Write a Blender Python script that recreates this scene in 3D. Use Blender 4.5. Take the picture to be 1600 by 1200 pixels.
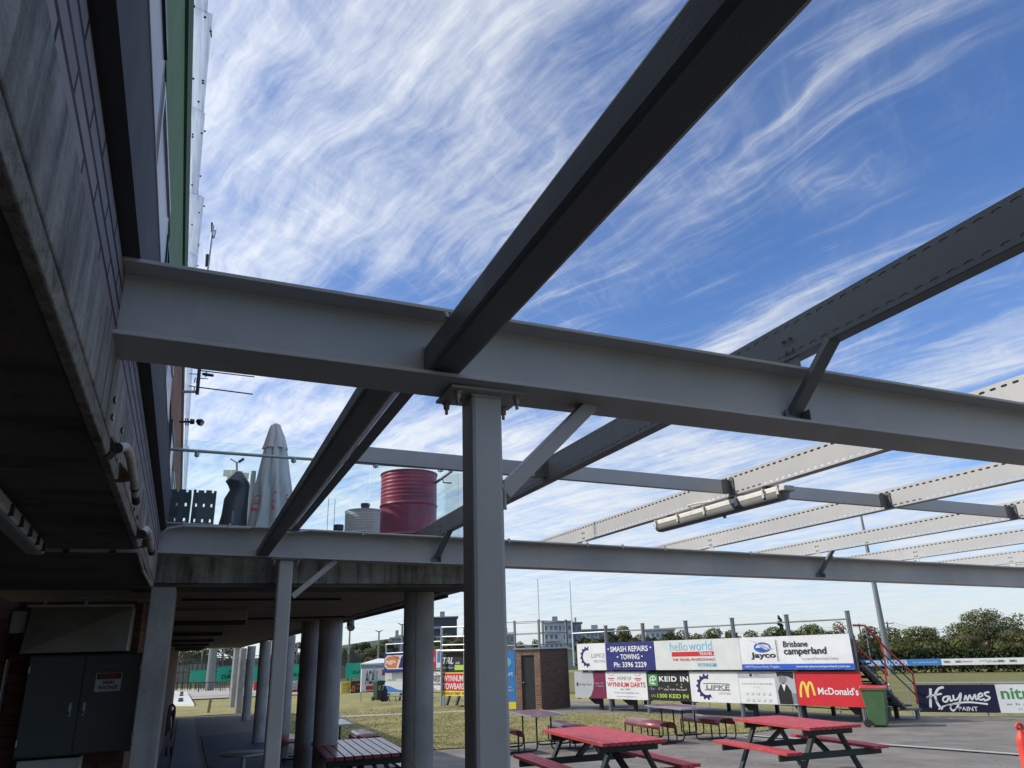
import bpy, bmesh, math, random
from math import radians, sin, cos, pi, hypot, atan2, sqrt
from mathutils import Vector, Matrix, noise

for o in list(bpy.data.objects): bpy.data.objects.remove(o)
SC = bpy.context.scene
COL = SC.collection

# ------------------------------------------------------------------ camera
FPX = 1157.4; EYE = 2.25
P_, R_, A_ = radians(19.79), radians(-1.836), radians(22.91)
FW = Vector((sin(A_)*cos(P_), cos(A_)*cos(P_), sin(P_)))
_rt = Vector((cos(A_), -sin(A_), 0)); _up = _rt.cross(FW)
RT = _rt*cos(R_) + _up*sin(R_); UP = -_rt*sin(R_) + _up*cos(R_)
cam = bpy.data.cameras.new('camera'); cam_o = bpy.data.objects.new('camera', cam); COL.objects.link(cam_o)
cam.sensor_width = 36; cam.lens = FPX/1600*36; cam.clip_start = 0.02; cam.clip_end = 6000
cam_o.matrix_world = Matrix(((RT.x, UP.x, -FW.x, 0), (RT.y, UP.y, -FW.y, 0), (RT.z, UP.z, -FW.z, EYE), (0, 0, 0, 1)))
SC.camera = cam_o

# ------------------------------------------------------------------ node helper
class NG:
    def __init__(s, nt): s.nt = nt
    def n(s, t, **kw):
        nd = s.nt.nodes.new(t)
        for k, v in kw.items(): setattr(nd, k, v)
        return nd
    def link(s, a, b): s.nt.links.new(a, b)
    def put(s, sock, v):
        if hasattr(v, 'is_output'): s.link(v, sock)
        elif v is not None: sock.default_value = v
    def m(s, op, a, b=None, c=None, clamp=False):
        nd = s.n('ShaderNodeMath', operation=op, use_clamp=clamp)
        s.put(nd.inputs[0], a)
        if b is not None: s.put(nd.inputs[1], b)
        if c is not None: s.put(nd.inputs[2], c)
        return nd.outputs[0]
    def comb(s, x, y, z=0.0):
        nd = s.n('ShaderNodeCombineXYZ'); s.put(nd.inputs[0], x); s.put(nd.inputs[1], y); s.put(nd.inputs[2], z); return nd.outputs[0]
    def noise(s, vec, scale, detail=4, rough=.5, dist=0.0, out=0):
        nd = s.n('ShaderNodeTexNoise'); s.put(nd.inputs['Vector'], vec)
        nd.inputs['Scale'].default_value = scale; nd.inputs['Detail'].default_value = detail
        nd.inputs['Roughness'].default_value = rough; nd.inputs['Distortion'].default_value = dist
        return nd.outputs[out]
    def ramp(s, fac, stops, interp='LINEAR'):
        nd = s.n('ShaderNodeValToRGB'); r = nd.color_ramp; r.interpolation = interp
        while len(r.elements) < len(stops): r.elements.new(.5)
        for e, (p, c) in zip(r.elements, stops):
            e.position = p; e.color = (c, c, c, 1) if not isinstance(c, (tuple, list)) else (*c[:3], 1)
        s.put(nd.inputs[0], fac); return nd.outputs[0]
    def mix(s, fac, a, b, mode='MIX'):
        nd = s.n('ShaderNodeMix', data_type='RGBA', blend_type=mode)
        s.put(nd.inputs[0], fac)
        for i, v in ((6, a), (7, b)):
            if isinstance(v, (tuple, list)): v = (*v[:3], 1)
            s.put(nd.inputs[i], v)
        return nd.outputs[2]

# ------------------------------------------------------------------ world and sun
SUN_EL = radians(35.5); SUN_DIR = Vector((-0.905, 0.425, 0)).normalized()      # horizontal direction towards the sun
w = bpy.data.worlds.new('World'); SC.world = w; w.use_nodes = True
g = NG(w.node_tree); g.nt.nodes.clear()
sky = g.n('ShaderNodeTexSky', sky_type='NISHITA', sun_disc=False)
sky.sun_elevation = SUN_EL; sky.sun_rotation = atan2(SUN_DIR.x, SUN_DIR.y)
sky.altitude = 0; sky.air_density = 1.0; sky.dust_density = 0.4; sky.ozone_density = 2.2
tc = g.n('ShaderNodeTexCoord'); sx = g.n('ShaderNodeSeparateXYZ'); g.link(tc.outputs['Generated'], sx.inputs[0])
zz = g.m('MAXIMUM', sx.outputs[2], 0.0)
den = g.m('ADD', zz, 0.035)
u = g.m('DIVIDE', sx.outputs[0], den); v = g.m('DIVIDE', sx.outputs[1], den)
uv = g.comb(u, v)
warp = g.noise(uv, 1.1, 3, .5, out=1)
wv = g.n('ShaderNodeVectorMath', operation='MULTIPLY_ADD'); g.link(warp, wv.inputs[0]); wv.inputs[1].default_value = (.34, .34, 0); g.link(uv, wv.inputs[2])
w2 = g.noise(wv.outputs[0], 4.5, 3, .5, out=1)
wv2 = g.n('ShaderNodeVectorMath', operation='MULTIPLY_ADD'); g.link(w2, wv2.inputs[0]); wv2.inputs[1].default_value = (.05, .07, 0); g.link(wv.outputs[0], wv2.inputs[2])
ws = g.n('ShaderNodeSeparateXYZ'); g.link(wv2.outputs[0], ws.inputs[0])
U, V = ws.outputs[0], ws.outputs[1]
def bump(x, c, wd):                     # smooth bell
    t = g.m('DIVIDE', g.m('SUBTRACT', x, c), wd); return g.m('POWER', 2.718, g.m('MULTIPLY', g.m('MULTIPLY', t, t), -1.0))
# coverage of the cirrus sheet over the sky plane
left = g.m('MULTIPLY', g.m('SUBTRACT', 1.0, g.m('MULTIPLY', g.m('SUBTRACT', U, .62), 1.5, clamp=True)), 1.0)
left = g.m('MULTIPLY', left, g.m('SUBTRACT', 1.0, g.m('MULTIPLY', bump(V, 2.15, .38), g.m('MULTIPLY', g.m('SUBTRACT', U, .35), 2.2, clamp=True))))
far = g.m('MULTIPLY', g.m('SUBTRACT', V, 1.9), .8, clamp=True)
far = g.m('MULTIPLY', far, 1.16)
b1 = g.m('MULTIPLY', bump(U, 1.72, .13), g.m('MULTIPLY', g.m('SUBTRACT', V, .95), 1.1, clamp=True))
b2 = g.m('MULTIPLY', bump(U, 2.65, .33), g.m('MULTIPLY', g.m('SUBTRACT', V, 1.1), 1.6, clamp=True))
b3 = g.m('MULTIPLY', bump(U, 1.15, .10), .55)
b4 = g.m('MULTIPLY', g.m('MULTIPLY', bump(U, 1.38, .13), bump(V, 1.16, .09)), .8)
cov = g.m('MAXIMUM', left, g.m('MULTIPLY', g.m('ADD', bump(U, .95, .16), bump(U, 2.15, .10), clamp=True), .45))
for q in (far, b1, b2, b3, b4): cov = g.m('MAXIMUM', cov, q)
Ur = g.m('MULTIPLY_ADD', V, .30, U)
st = g.comb(g.m('MULTIPLY', Ur, 4.4), g.m('MULTIPLY', V, 1.0))
n1 = g.noise(st, 1.0, 10, .68, .12)
st2 = g.comb(g.m('MULTIPLY', Ur, 15.0), g.m('MULTIPLY', V, 2.6), 3.3)
n2 = g.noise(st2, 1.0, 8, .66, .2)
Uc = g.m('MULTIPLY_ADD', V, -1.15, U)             # hooked filaments crossing the main grain
st3 = g.comb(g.m('MULTIPLY', Uc, 9.0), g.m('MULTIPLY', g.m('ADD', U, V), 1.7), 7.7)
n3 = g.noise(st3, 1.0, 9, .72, .25)
nb = g.noise(wv.outputs[0], 1.9, 5, .6)
patch = g.m('MULTIPLY_ADD', g.noise(uv, 1.35, 3, .5), 2.6, -.85, clamp=True)
mixf = g.m('ADD', g.m('MULTIPLY', n2, g.m('MULTIPLY_ADD', patch, .08, .24)), g.m('MULTIPLY', n3, g.m('MULTIPLY_ADD', patch, -.08, .10)))
nn = g.m('ADD', g.m('ADD', g.m('MULTIPLY', n1, .40), mixf), g.m('MULTIPLY', nb, .22))
thr = g.m('SUBTRACT', .598, g.m('MULTIPLY', cov, .225))
dens = g.m('POWER', g.m('MULTIPLY', g.m('SUBTRACT', nn, thr), 5.2, clamp=True), 1.2)
dens = g.m('ADD', dens, g.m('MULTIPLY', g.m('MULTIPLY', cov, g.m('SUBTRACT', 1.0, dens)), g.m('MULTIPLY', nb, .20)), clamp=True)
# thin bright filaments: ridges of stretched noise, along and across the grain
def ridge(vec, pw, dist=.2, det=5):
    r = g.noise(vec, 1.0, det, .55, dist); r = g.m('SUBTRACT', 1.0, g.m('ABSOLUTE', g.m('MULTIPLY_ADD', r, 2.0, -1.0))); return g.m('POWER', r, pw)
f1 = ridge(g.comb(g.m('MULTIPLY', Ur, 3.4), g.m('MULTIPLY', V, .42), 21.0), 26.0, .22, 6)
f2 = ridge(g.comb(g.m('MULTIPLY', Ur, 8.5), g.m('MULTIPLY', V, 1.5), 31.0), 17.0, .30, 7)
f3 = ridge(g.comb(g.m('MULTIPLY', Uc, 6.5), g.m('MULTIPLY', g.m('ADD', U, V), 1.4), 41.0), 17.0, .40, 7)
pm = g.m('MULTIPLY_ADD', g.noise(uv, 1.9, 4, .6), 3.6, -1.35, clamp=True)
pm2 = g.m('MULTIPLY_ADD', g.noise(g.comb(g.m('ADD', u, 5.0), v), 2.4, 4, .6), 3.6, -1.45, clamp=True)
fil = g.m('ADD', g.m('MULTIPLY', f1, g.m('MULTIPLY', pm, .34)), g.m('ADD', g.m('MULTIPLY', g.m('MULTIPLY', f2, pm2), g.m('MULTIPLY_ADD', cov, .32, .05)), g.m('MULTIPLY', g.m('MULTIPLY', f3, pm), g.m('MULTIPLY_ADD', cov, .16, .03))))
dens = g.m('ADD', g.m('MULTIPLY', dens, .86), g.m('MULTIPLY', fil, g.m('SUBTRACT', 1.0, g.m('MULTIPLY', dens, .6))), clamp=True)
# horizon veil
veil = g.m('POWER', g.m('SUBTRACT', 1.0, g.m('MULTIPLY', zz, 3.6, clamp=True)), 2.2)
dens = g.m('MAXIMUM', dens, g.m('MULTIPLY', veil, .66))
dens = g.m('MULTIPLY', dens, .93)
# brighter sheet towards the sun
sunv = g.n('ShaderNodeVectorMath', operation='DOT_PRODUCT'); g.link(tc.outputs['Generated'], sunv.inputs[0])
sunv.inputs[1].default_value = (SUN_DIR.x*cos(SUN_EL), SUN_DIR.y*cos(SUN_EL), sin(SUN_EL))
glow = g.m('POWER', g.m('MULTIPLY', g.m('ADD', sunv.outputs['Value'], 1.0), .5), 3.0)
cb = g.m('ADD', g.m('MULTIPLY', glow, 4.0), 6.6)
ccol = g.n('ShaderNodeVectorMath', operation='SCALE'); ccol.inputs[0].default_value = (.93, .965, 1.0); g.link(cb, ccol.inputs['Scale'])
skyc = g.mix(1.0, sky.outputs[0], (.76, .98, 1.34), 'MULTIPLY')
out = g.mix(dens, skyc, ccol.outputs[0])
bg = g.n('ShaderNodeBackground'); g.link(out, bg.inputs[0]); bg.inputs[1].default_value = 0.10
wo = g.n('ShaderNodeOutputWorld'); g.link(bg.outputs[0], wo.inputs[0])

sun = bpy.data.lights.new('sun', 'SUN'); sun_o = bpy.data.objects.new('sun', sun); COL.objects.link(sun_o)
sun.energy = 2.7; sun.angle = radians(.53); sun.color = (1.0, .945, .86)
sd = Vector((SUN_DIR.x*cos(SUN_EL), SUN_DIR.y*cos(SUN_EL), sin(SUN_EL)))
sun_o.rotation_euler = sd.to_track_quat('Z', 'Y').to_euler()
SC.view_settings.view_transform = 'Standard'; SC.view_settings.look = 'None'
SC.view_settings.exposure = 0.38; SC.view_settings.gamma = 1.0; SC.view_settings.use_curve_mapping = False

# ------------------------------------------------------------------ geometry helpers
def ray(x, y): return FW*FPX + RT*(x-800) - UP*(y-600)
CAM = Vector((0, 0, EYE))
def at_z(x, y, z): d = ray(x, y); return CAM + d*((z-EYE)/d.z)
def at_y(x, y, Y): d = ray(x, y); return CAM + d*(Y/d.y)
def at_x(x, y, X): d = ray(x, y); return CAM + d*(X/d.x)
def at_D(x, y, D): d = ray(x, y); return CAM + d*(D/hypot(d.x, d.y))
def tz(x, y):                                   # height of the land: a gentle fall from the club house to the oval
    D = hypot(x, y)
    if D < 9: return .45
    if D < 22: return .45*(22-D)/13
    if D < 36: return 0.0
    if D < 104: return -1.7*(D-36)/68
    return -1.7
def gp(px, py, h=0.0):
    z = 0.0
    for _ in range(12):
        p = at_z(px, py, z+h); z = tz(p.x, p.y)
    return Vector((p.x, p.y, z))

class MB:
    def __init__(s): s.v = []; s.f = []; s.m = []
    def add(s, vs, fs, mi=0):
        b = len(s.v); s.v += [tuple(q) for q in vs]
        for f in fs: s.f.append(tuple(b+i for i in f)); s.m.append(mi)
        return s
    def box(s, x0, x1, y0, y1, z0, z1, mi=0):
        return s.obox(Vector((x0, y0, z0)), Vector((x1-x0, 0, 0)), Vector((0, y1-y0, 0)), Vector((0, 0, z1-z0)), mi)
    def obox(s, o, a, b, c, mi=0):
        o, a, b, c = map(Vector, (o, a, b, c))
        vs = [o, o+a, o+a+b, o+b, o+c, o+a+c, o+a+b+c, o+b+c]
        fs = [(0, 3, 2, 1), (4, 5, 6, 7), (0, 1, 5, 4), (1, 2, 6, 5), (2, 3, 7, 6), (3, 0, 4, 7)]
        if a.cross(b).dot(c) < 0: fs = [f[::-1] for f in fs]
        return s.add(vs, fs, mi)
    def cbox(s, c, dx, dy, dz, rz=0, mi=0):      # box centred on c (bottom at c.z)
        R = Matrix.Rotation(rz, 3, 'Z'); a = R@Vector((dx, 0, 0)); b = R@Vector((0, dy, 0))
        return s.obox(Vector(c)-a/2-b/2, a, b, (0, 0, dz), mi)
    def beam(s, p, q, w_, h_, up=(0, 0, 1), mi=0): # rectangular bar from p to q
        p, q = Vector(p), Vector(q); d = (q-p); side = d.cross(Vector(up)).normalized(); u2 = side.cross(d).normalized()
        return s.obox(p-side*w_/2-u2*h_/2, side*w_, d, u2*h_, mi)
    def tube(s, pts, r, n=8, mi=0, caps=True):
        pts = [Vector(p) for p in pts]; rs = r if isinstance(r, (list, tuple)) else [r]*len(pts)
        b = len(s.v); up = Vector((0, 0, 1)); prev = None
        for i, p in enumerate(pts):
            t = (pts[min(i+1, len(pts)-1)]-pts[max(i-1, 0)]).normalized()
            if prev is None:
                a = t.cross(up) if abs(t.z) < .95 else t.cross(Vector((1, 0, 0)))
            else: a = prev - t*prev.dot(t)
            a.normalize(); prev = a; c = t.cross(a)
            for k in range(n):
                an = 2*pi*k/n; s.v.append(tuple(p+(a*cos(an)+c*sin(an))*rs[i]))
        for i in range(len(pts)-1):
            for k in range(n):
                k2 = (k+1) % n; s.f.append((b+i*n+k, b+i*n+k2, b+(i+1)*n+k2, b+(i+1)*n+k)); s.m.append(mi)
        if caps:
            s.f.append(tuple(b+k for k in range(n))[::-1]); s.m.append(mi)
            s.f.append(tuple(b+(len(pts)-1)*n+k for k in range(n))); s.m.append(mi)
        return s
    def lathe(s, c, prof, n=24, mi=0, sx=1, sy=1):  # prof: (r, z)
        c = Vector(c); b = len(s.v)
        for r, z in prof:
            for k in range(n):
                an = 2*pi*k/n; s.v.append((c.x+r*cos(an)*sx, c.y+r*sin(an)*sy, c.z+z))
        for i in range(len(prof)-1):
            for k in range(n):
                k2 = (k+1) % n; s.f.append((b+i*n+k, b+i*n+k2, b+(i+1)*n+k2, b+(i+1)*n+k)); s.m.append(mi)
        s.f.append(tuple(b+k for k in range(n))[::-1]); s.m.append(mi)
        s.f.append(tuple(b+(len(prof)-1)*n+k for k in range(n))); s.m.append(mi)
        return s
    def prism(s, poly, o, a, b_, thick, mi=0):      # polygon (u,v) in plane o + a*u + b*v, extruded along normal
        o, a, b_ = Vector(o), Vector(a), Vector(b_); nn_ = a.cross(b_).normalized()*thick; n = len(poly)
        ar = sum(poly[i][0]*poly[(i+1) % n][1]-poly[(i+1) % n][0]*poly[i][1] for i in range(n))
        if ar < 0: poly = poly[::-1]
        vs = [o+a*u_+b_*v_ for u_, v_ in poly]; vs += [q+nn_ for q in vs]
        fs = [tuple(range(n))[::-1], tuple(range(n, 2*n))]+[(i, (i+1) % n, n+(i+1) % n, n+i) for i in range(n)]
        return s.add(vs, fs, mi)
    def build(s, name, mats, parent=None, smooth=False, bevel=0, solid=0):
        me = bpy.data.meshes.new(name); off = Vector((0, 0, 0))
        if parent is not None: off = Vector(parent.get('_o', (0, 0, 0)))
        me.from_pydata([tuple(Vector(q)-off) for q in s.v], [], s.f)
        if not isinstance(mats, (list, tuple)): mats = [mats]
        for m_ in mats: me.materials.append(m_)
        for p, mi in zip(me.polygons, s.m): p.material_index = mi; p.use_smooth = smooth
        me.update(); o = bpy.data.objects.new(name, me); COL.objects.link(o)
        if smooth: me.set_sharp_from_angle(angle=radians(38))
        if parent is not None: o.parent = parent; o['_o'] = tuple(off)
        if bevel:
            md = o.modifiers.new('bevel', 'BEVEL'); md.width = bevel; md.segments = 2; md.limit_method = 'ANGLE'
        if solid:
            md = o.modifiers.new('solid', 'SOLIDIFY'); md.thickness = solid; md.offset = 0
        return o
def thing(name, label, cat, loc=(0, 0, 0), group=None):
    o = bpy.data.objects.new(name, None); COL.objects.link(o); o.location = loc; o['_o'] = tuple(loc)
    o.empty_display_size = .1; o['label'] = label; o['category'] = cat
    if group: o['group'] = group
    return o
def tag(o, label, cat, group=None):
    o['label'] = label; o['category'] = cat
    if group: o['group'] = group
    return o
def dup(root, loc, rz=0, label=None, group=None, scale=None):
    r = root.copy(); COL.objects.link(r); r.location = loc; r.rotation_euler = (0, 0, rz)
    if scale: r.scale = scale
    if label: r['label'] = label
    if group: r['group'] = group
    def rec(src, dst):
        for ch in list(src.children):
            c = ch.copy(); COL.objects.link(c); c.parent = dst; rec(ch, c)
    rec(root, r); return r

# ------------------------------------------------------------------ materials
def mat(name, col, rough=.6, metal=0.0, var=.12, scale=6.0, bump_=0.0, bscale=40.0, spec=.5, coat=0.0, streak=None, dirt=None, coords='Position'):
    m_ = bpy.data.materials.new(name); m_.use_nodes = True; q = NG(m_.node_tree); b = q.nt.nodes['Principled BSDF']
    if coords == 'Position': ps = q.n('ShaderNodeNewGeometry').outputs['Position']
    else: ps = q.n('ShaderNodeTexCoord').outputs['Object']
    c = col
    if var:
        n_ = q.noise(ps, scale, 6, .6); n_ = q.m('MULTIPLY_ADD', n_, 2.4, -.7, clamp=True)
        lo = tuple(max(0, x*(1-var)) for x in col); hi = tuple(min(1, x*(1+var)) for x in col)
        c = q.mix(n_, lo, hi)
    if dirt:                                   # (colour, scale, threshold, strength)
        dn = q.noise(ps, dirt[1], 8, .68); dn = q.m('MULTIPLY', q.m('SUBTRACT', dn, dirt[2]), dirt[3], clamp=True)
        c = q.mix(dn, c, dirt[0])
    if streak:                                 # (colour, vector scale, threshold, strength)
        mp = q.n('ShaderNodeVectorMath', operation='MULTIPLY'); q.link(ps, mp.inputs[0]); mp.inputs[1].default_value = streak[1]
        sn = q.noise(mp.outputs[0], 1.0, 6, .65, .4); sn = q.m('MULTIPLY', q.m('SUBTRACT', sn, streak[2]), streak[3], clamp=True)
        c = q.mix(sn, c, streak[0])
    if isinstance(c, (tuple, list)): b.inputs['Base Color'].default_value = (*c, 1)
    else: q.link(c, b.inputs['Base Color'])
    rn = q.noise(ps, scale*3, 3, .5); q.link(q.m('MULTIPLY_ADD', rn, .2, rough-.1, clamp=True), b.inputs['Roughness'])
    b.inputs['Metallic'].default_value = metal; b.inputs['Specular IOR Level'].default_value = spec; b.inputs['Coat Weight'].default_value = coat
    if bump_:
        bp = q.n('ShaderNodeBump'); bp.inputs['Strength'].default_value = bump_; bp.inputs['Distance'].default_value = .02
        q.link(q.noise(ps, bscale, 6, .6), bp.inputs['Height']); q.link(bp.outputs[0], b.inputs['Normal'])
    return m_
def brick(name, c1, c2, mortar, bw, bh, ms, d=(0, 1, 0), rough=.85, bumpst=.5):
    m_ = bpy.data.materials.new(name); m_.use_nodes = True; q = NG(m_.node_tree); b = q.nt.nodes['Principled BSDF']
    ps = q.n('ShaderNodeNewGeometry').outputs['Position']
    dt = q.n('ShaderNodeVectorMath', operation='DOT_PRODUCT'); q.link(ps, dt.inputs[0]); dt.inputs[1].default_value = d
    sp = q.n('ShaderNodeSeparateXYZ'); q.link(ps, sp.inputs[0])
    bt = q.n('ShaderNodeTexBrick'); q.link(q.comb(dt.outputs['Value'], sp.outputs[2]), bt.inputs['Vector'])
    bt.inputs['Scale'].default_value = 1; bt.inputs['Brick Width'].default_value = bw; bt.inputs['Row Height'].default_value = bh
    bt.inputs['Mortar Size'].default_value = ms; bt.inputs['Mortar Smooth'].default_value = .15; bt.inputs['Bias'].default_value = 0
    bt.inputs['Color1'].default_value = (*c1, 1); bt.inputs['Color2'].default_value = (*c2, 1); bt.inputs['Mortar'].default_value = (*mortar, 1)
    n_ = q.noise(ps, 30, 6, .65); n2_ = q.noise(ps, 3, 4, .6)
    c = q.mix(q.m('MULTIPLY_ADD', n_, .7, .25, clamp=True), q.mix(.45, bt.outputs[0], (0, 0, 0)), bt.outputs[0])
    c = q.mix(q.m('MULTIPLY', q.m('SUBTRACT', n2_, .5), 1.6, clamp=True), c, tuple(x*.55 for x in c1))
    q.link(c, b.inputs['Base Color']); b.inputs['Roughness'].default_value = rough
    bp = q.n('ShaderNodeBump'); bp.inputs['Strength'].default_value = bumpst; bp.inputs['Distance'].default_value = .008
    q.link(q.m('ADD', q.m('SUBTRACT', 1.0, bt.outputs[1]), q.m('MULTIPLY', n_, .3)), bp.inputs['Height']); q.link(bp.outputs[0], b.inputs['Normal'])
    return m_

M = {}
M['steel'] = mat('grey_steel_paint', (.475, .46, .435), .46, 0, .09, 3.2, .12, 190, dirt=((.27, .23, .18), 26, .655, 7), streak=((.36, .34, .31), (9, 9, 2.2), .55, 2.2))
M['purlin_shaded'] = mat('shaded_purlin_paint', (.20, .205, .205), .5, 0, .06, 5, .06, 200)  # purlin paint darkened: the building's shade is put into the first purlin's colour
M['steel_dark'] = mat('dark_steel_paint', (.145, .143, .14), .45, 0, .08, 5, .08, 200, dirt=((.30, .27, .22), 30, .66, 5))
M['purlin'] = mat('cream_purlin_paint', (.50, .495, .475), .5, 0, .05, 5, .05, 200, dirt=((.42, .39, .32), 9, .58, 2.5))
M['galv'] = mat('galvanised_steel', (.42, .44, .45), .45, .6, .12, 14, .05, 90)
M['bolt'] = mat('weathered_bolt', (.42, .38, .32), .55, .4, .2, 60, dirt=((.20, .09, .04), 90, .55, 5))
M['concrete'] = mat('weathered_concrete', (.38, .365, .33), .88, 0, .25, 5, .35, 45, spec=.15, streak=((.06, .057, .05), (16, 16, 1.8), .44, 3.4), dirt=((.075, .072, .065), 3.2, .47, 3.0))
M['concrete_lip'] = mat('stained_concrete_lip', (.24, .225, .195), .9, 0, .3, 30, .5, 60, spec=.2, dirt=((.05, .045, .04), 24, .52, 4.5))
M['concrete_pale'] = mat('grey_column_concrete', (.33, .325, .31), .8, 0, .2, 3, .25, 35, spec=.25, dirt=((.05, .05, .045), 15, .655, 9), streak=((.20, .195, .185), (11, 11, 1.1), .5, 2.4))
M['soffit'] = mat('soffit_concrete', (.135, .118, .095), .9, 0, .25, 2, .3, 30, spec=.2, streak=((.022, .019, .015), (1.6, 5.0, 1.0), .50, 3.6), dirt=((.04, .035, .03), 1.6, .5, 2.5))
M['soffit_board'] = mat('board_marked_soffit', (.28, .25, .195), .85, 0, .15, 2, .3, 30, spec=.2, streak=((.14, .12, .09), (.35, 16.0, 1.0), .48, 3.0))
M['channel'] = mat('dark_channel_paint', (.085, .08, .082), .75, 0, .12, 4, spec=.12)
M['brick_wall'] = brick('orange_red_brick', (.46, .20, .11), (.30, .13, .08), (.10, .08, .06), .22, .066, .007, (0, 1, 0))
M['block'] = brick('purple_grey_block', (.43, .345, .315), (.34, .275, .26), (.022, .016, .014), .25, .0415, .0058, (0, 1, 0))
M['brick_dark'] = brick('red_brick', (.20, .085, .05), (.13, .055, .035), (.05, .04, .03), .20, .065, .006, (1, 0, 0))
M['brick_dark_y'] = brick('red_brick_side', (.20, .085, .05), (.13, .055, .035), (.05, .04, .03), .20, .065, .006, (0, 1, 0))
M['green'] = mat('green_fascia_paint', (.15, .23, .115), .7, 0, .12, 3, spec=.15)
M['green_dark'] = mat('dark_green_gutter', (.08, .13, .07), .7, 0, .08, 3, spec=.15)
M['frame_dark'] = mat('dark_window_frame', (.035, .042, .05), .4, .3, .1)
M['frame_pale'] = mat('pale_awning_frame', (.45, .47, .48), .4, .5, .1)
M['black'] = mat('black_paint', (.015, .016, .018), .4, 0, .2)
M['rubber'] = mat('black_rubber', (.02, .02, .02), .7, 0, .2)
M['white'] = mat('white_paint', (.78, .79, .78), .5, 0, .03, 4, dirt=((.55, .53, .48), 3, .62, 1.5))
M['offwhite'] = mat('dirty_white_plastic', (.66, .64, .57), .55, 0, .08, 12, dirt=((.22, .20, .16), 22, .58, 4))
M['grey_plastic'] = mat('grey_plastic', (.30, .30, .29), .5, 0, .1)
M['cabinet'] = mat('green_grey_cabinet', (.085, .098, .095), .45, 0, .06, 5)
M['hood'] = mat('brushed_metal_hood', (.26, .26, .25), .35, .7, .15, 3)
M['rust'] = mat('rusty_flaking_steel', (.36, .27, .17), .8, 0, .3, 30, .4, 60, dirt=((.24, .10, .035), 26, .48, 5))
M['pipe_white'] = mat('flaking_cream_pipe', (.52, .47, .40), .6, 0, .15, 40, .3, 60, dirt=((.14, .07, .04), 34, .55, 6))
M['red_top'] = mat('red_timber_paint', (.47, .050, .058), .55, 0, .2, 7, .25, 60, dirt=((.55, .22, .21), 11, .52, 2.0), streak=((.20, .05, .05), (30, 1.2, 30), .55, 3.0))
M['red_dark'] = mat('shaded_red_timber_paint', (.20, .02, .03), .35, 0, .14, 7, .1, 60, coat=.3)  # darker copy of the table red, with shade put into the colour
M['red_steel'] = mat('maroon_slatted_steel', (.22, .045, .05), .35, .1, .12, 9, coat=.4, dirt=((.36, .18, .17), 10, .6, 2))
M['green_timber'] = mat('dark_green_timber', (.018, .032, .026), .6, 0, .2, 8)
M['bin_green'] = mat('green_bin_plastic', (.075, .155, .065), .5, 0, .1, 6, dirt=((.03, .06, .03), 12, .62, 3), coords='Object')
M['bin_dark'] = mat('dark_green_bin_plastic', (.016, .036, .022), .45, 0, .1, 6)
M['red_plastic'] = mat('red_plastic', (.62, .045, .05), .4, 0, .08, 6)
M['orange'] = mat('orange_red_plastic', (.80, .075, .045), .45, 0, .06, 6)
M['red_rail'] = mat('red_handrail_paint', (.48, .04, .035), .4, 0, .15, 8)
M['stand_grey'] = mat('stand_grey_paint', (.17, .18, .19), .55, 0, .12, 5)
M['stand_dark'] = mat('dark_timber_planks', (.05, .05, .048), .8, 0, .2, 8)
M['door'] = mat('charcoal_door', (.03, .033, .034), .5, 0, .08)
M['glass'] = None
M['canvas'] = mat('pale_umbrella_canvas', (.62, .62, .62), .85, 0, .06, 6, .2, 30, spec=.2, dirt=((.42, .42, .42), 5, .58, 2))
M['cover'] = mat('black_vinyl_cover', (.018, .024, .034), .35, 0, .2, 8, .3, 14, spec=.7)
M['drum_red'] = mat('red_drum_paint', (.34, .032, .065), .42, 0, .25, 4, .15, 12, coat=.15, streak=((.13, .012, .045), (2.5, 2.5, 13.0), .5, 3.2), dirt=((.42, .15, .20), 7, .60, 2.5))
M['drum_white'] = mat('pale_grey_drum', (.55, .56, .55), .5, .0, .08, 8)
M['asphalt'] = mat('asphalt_paving', (.235, .214, .186), .9, 0, .28, 1.1, .9, 45, spec=.2, dirt=((.19, .176, .158), 1.6, .52, 2.2), streak=((.33, .305, .27), (2.5, .35, 1), .56, 3))
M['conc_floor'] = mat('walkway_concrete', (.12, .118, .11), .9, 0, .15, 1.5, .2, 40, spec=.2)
M['mat_blue'] = mat('blue_rubber_matting', (.028, .04, .062), .8, 0, .25, 40, .3, 90, spec=.3)
M['line'] = mat('worn_white_line', (.46, .445, .41), .8, 0, .1, 8, dirt=((.26, .245, .22), 5, .5, 4))
M['sand'] = mat('pale_path', (.42, .38, .33), .9, 0, .12, 1)
M['green_screen'] = mat('green_shade_mesh', (.02, .36, .22), .8, 0, .1, 1.2)
M['mesh_dark'] = mat('fence_dark_steel', (.03, .03, .032), .6, .2, .1)
M['tower'] = mat('dark_tower_cladding', (.045, .055, .075), .4, 0, .1, .1)
M['render_white'] = mat('white_rendered_wall', (.50, .52, .55), .8, 0, .05, .2)  # wall tone dulled so that distance haze is in the colour
M['render_grey'] = mat('grey_rendered_wall', (.34, .36, .39), .8, 0, .05, .2)
M['win_far'] = mat('far_window_glass', (.15, .175, .21), .3, 0, .2, .3)  # glass tone lightened to put distance haze into the far windows
M['pole_grey'] = mat('grey_light_pole', (.20, .215, .215), .5, .3, .08)
M['bark'] = mat('bark', (.12, .09, .065), .95, 0, .25, 5)
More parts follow.
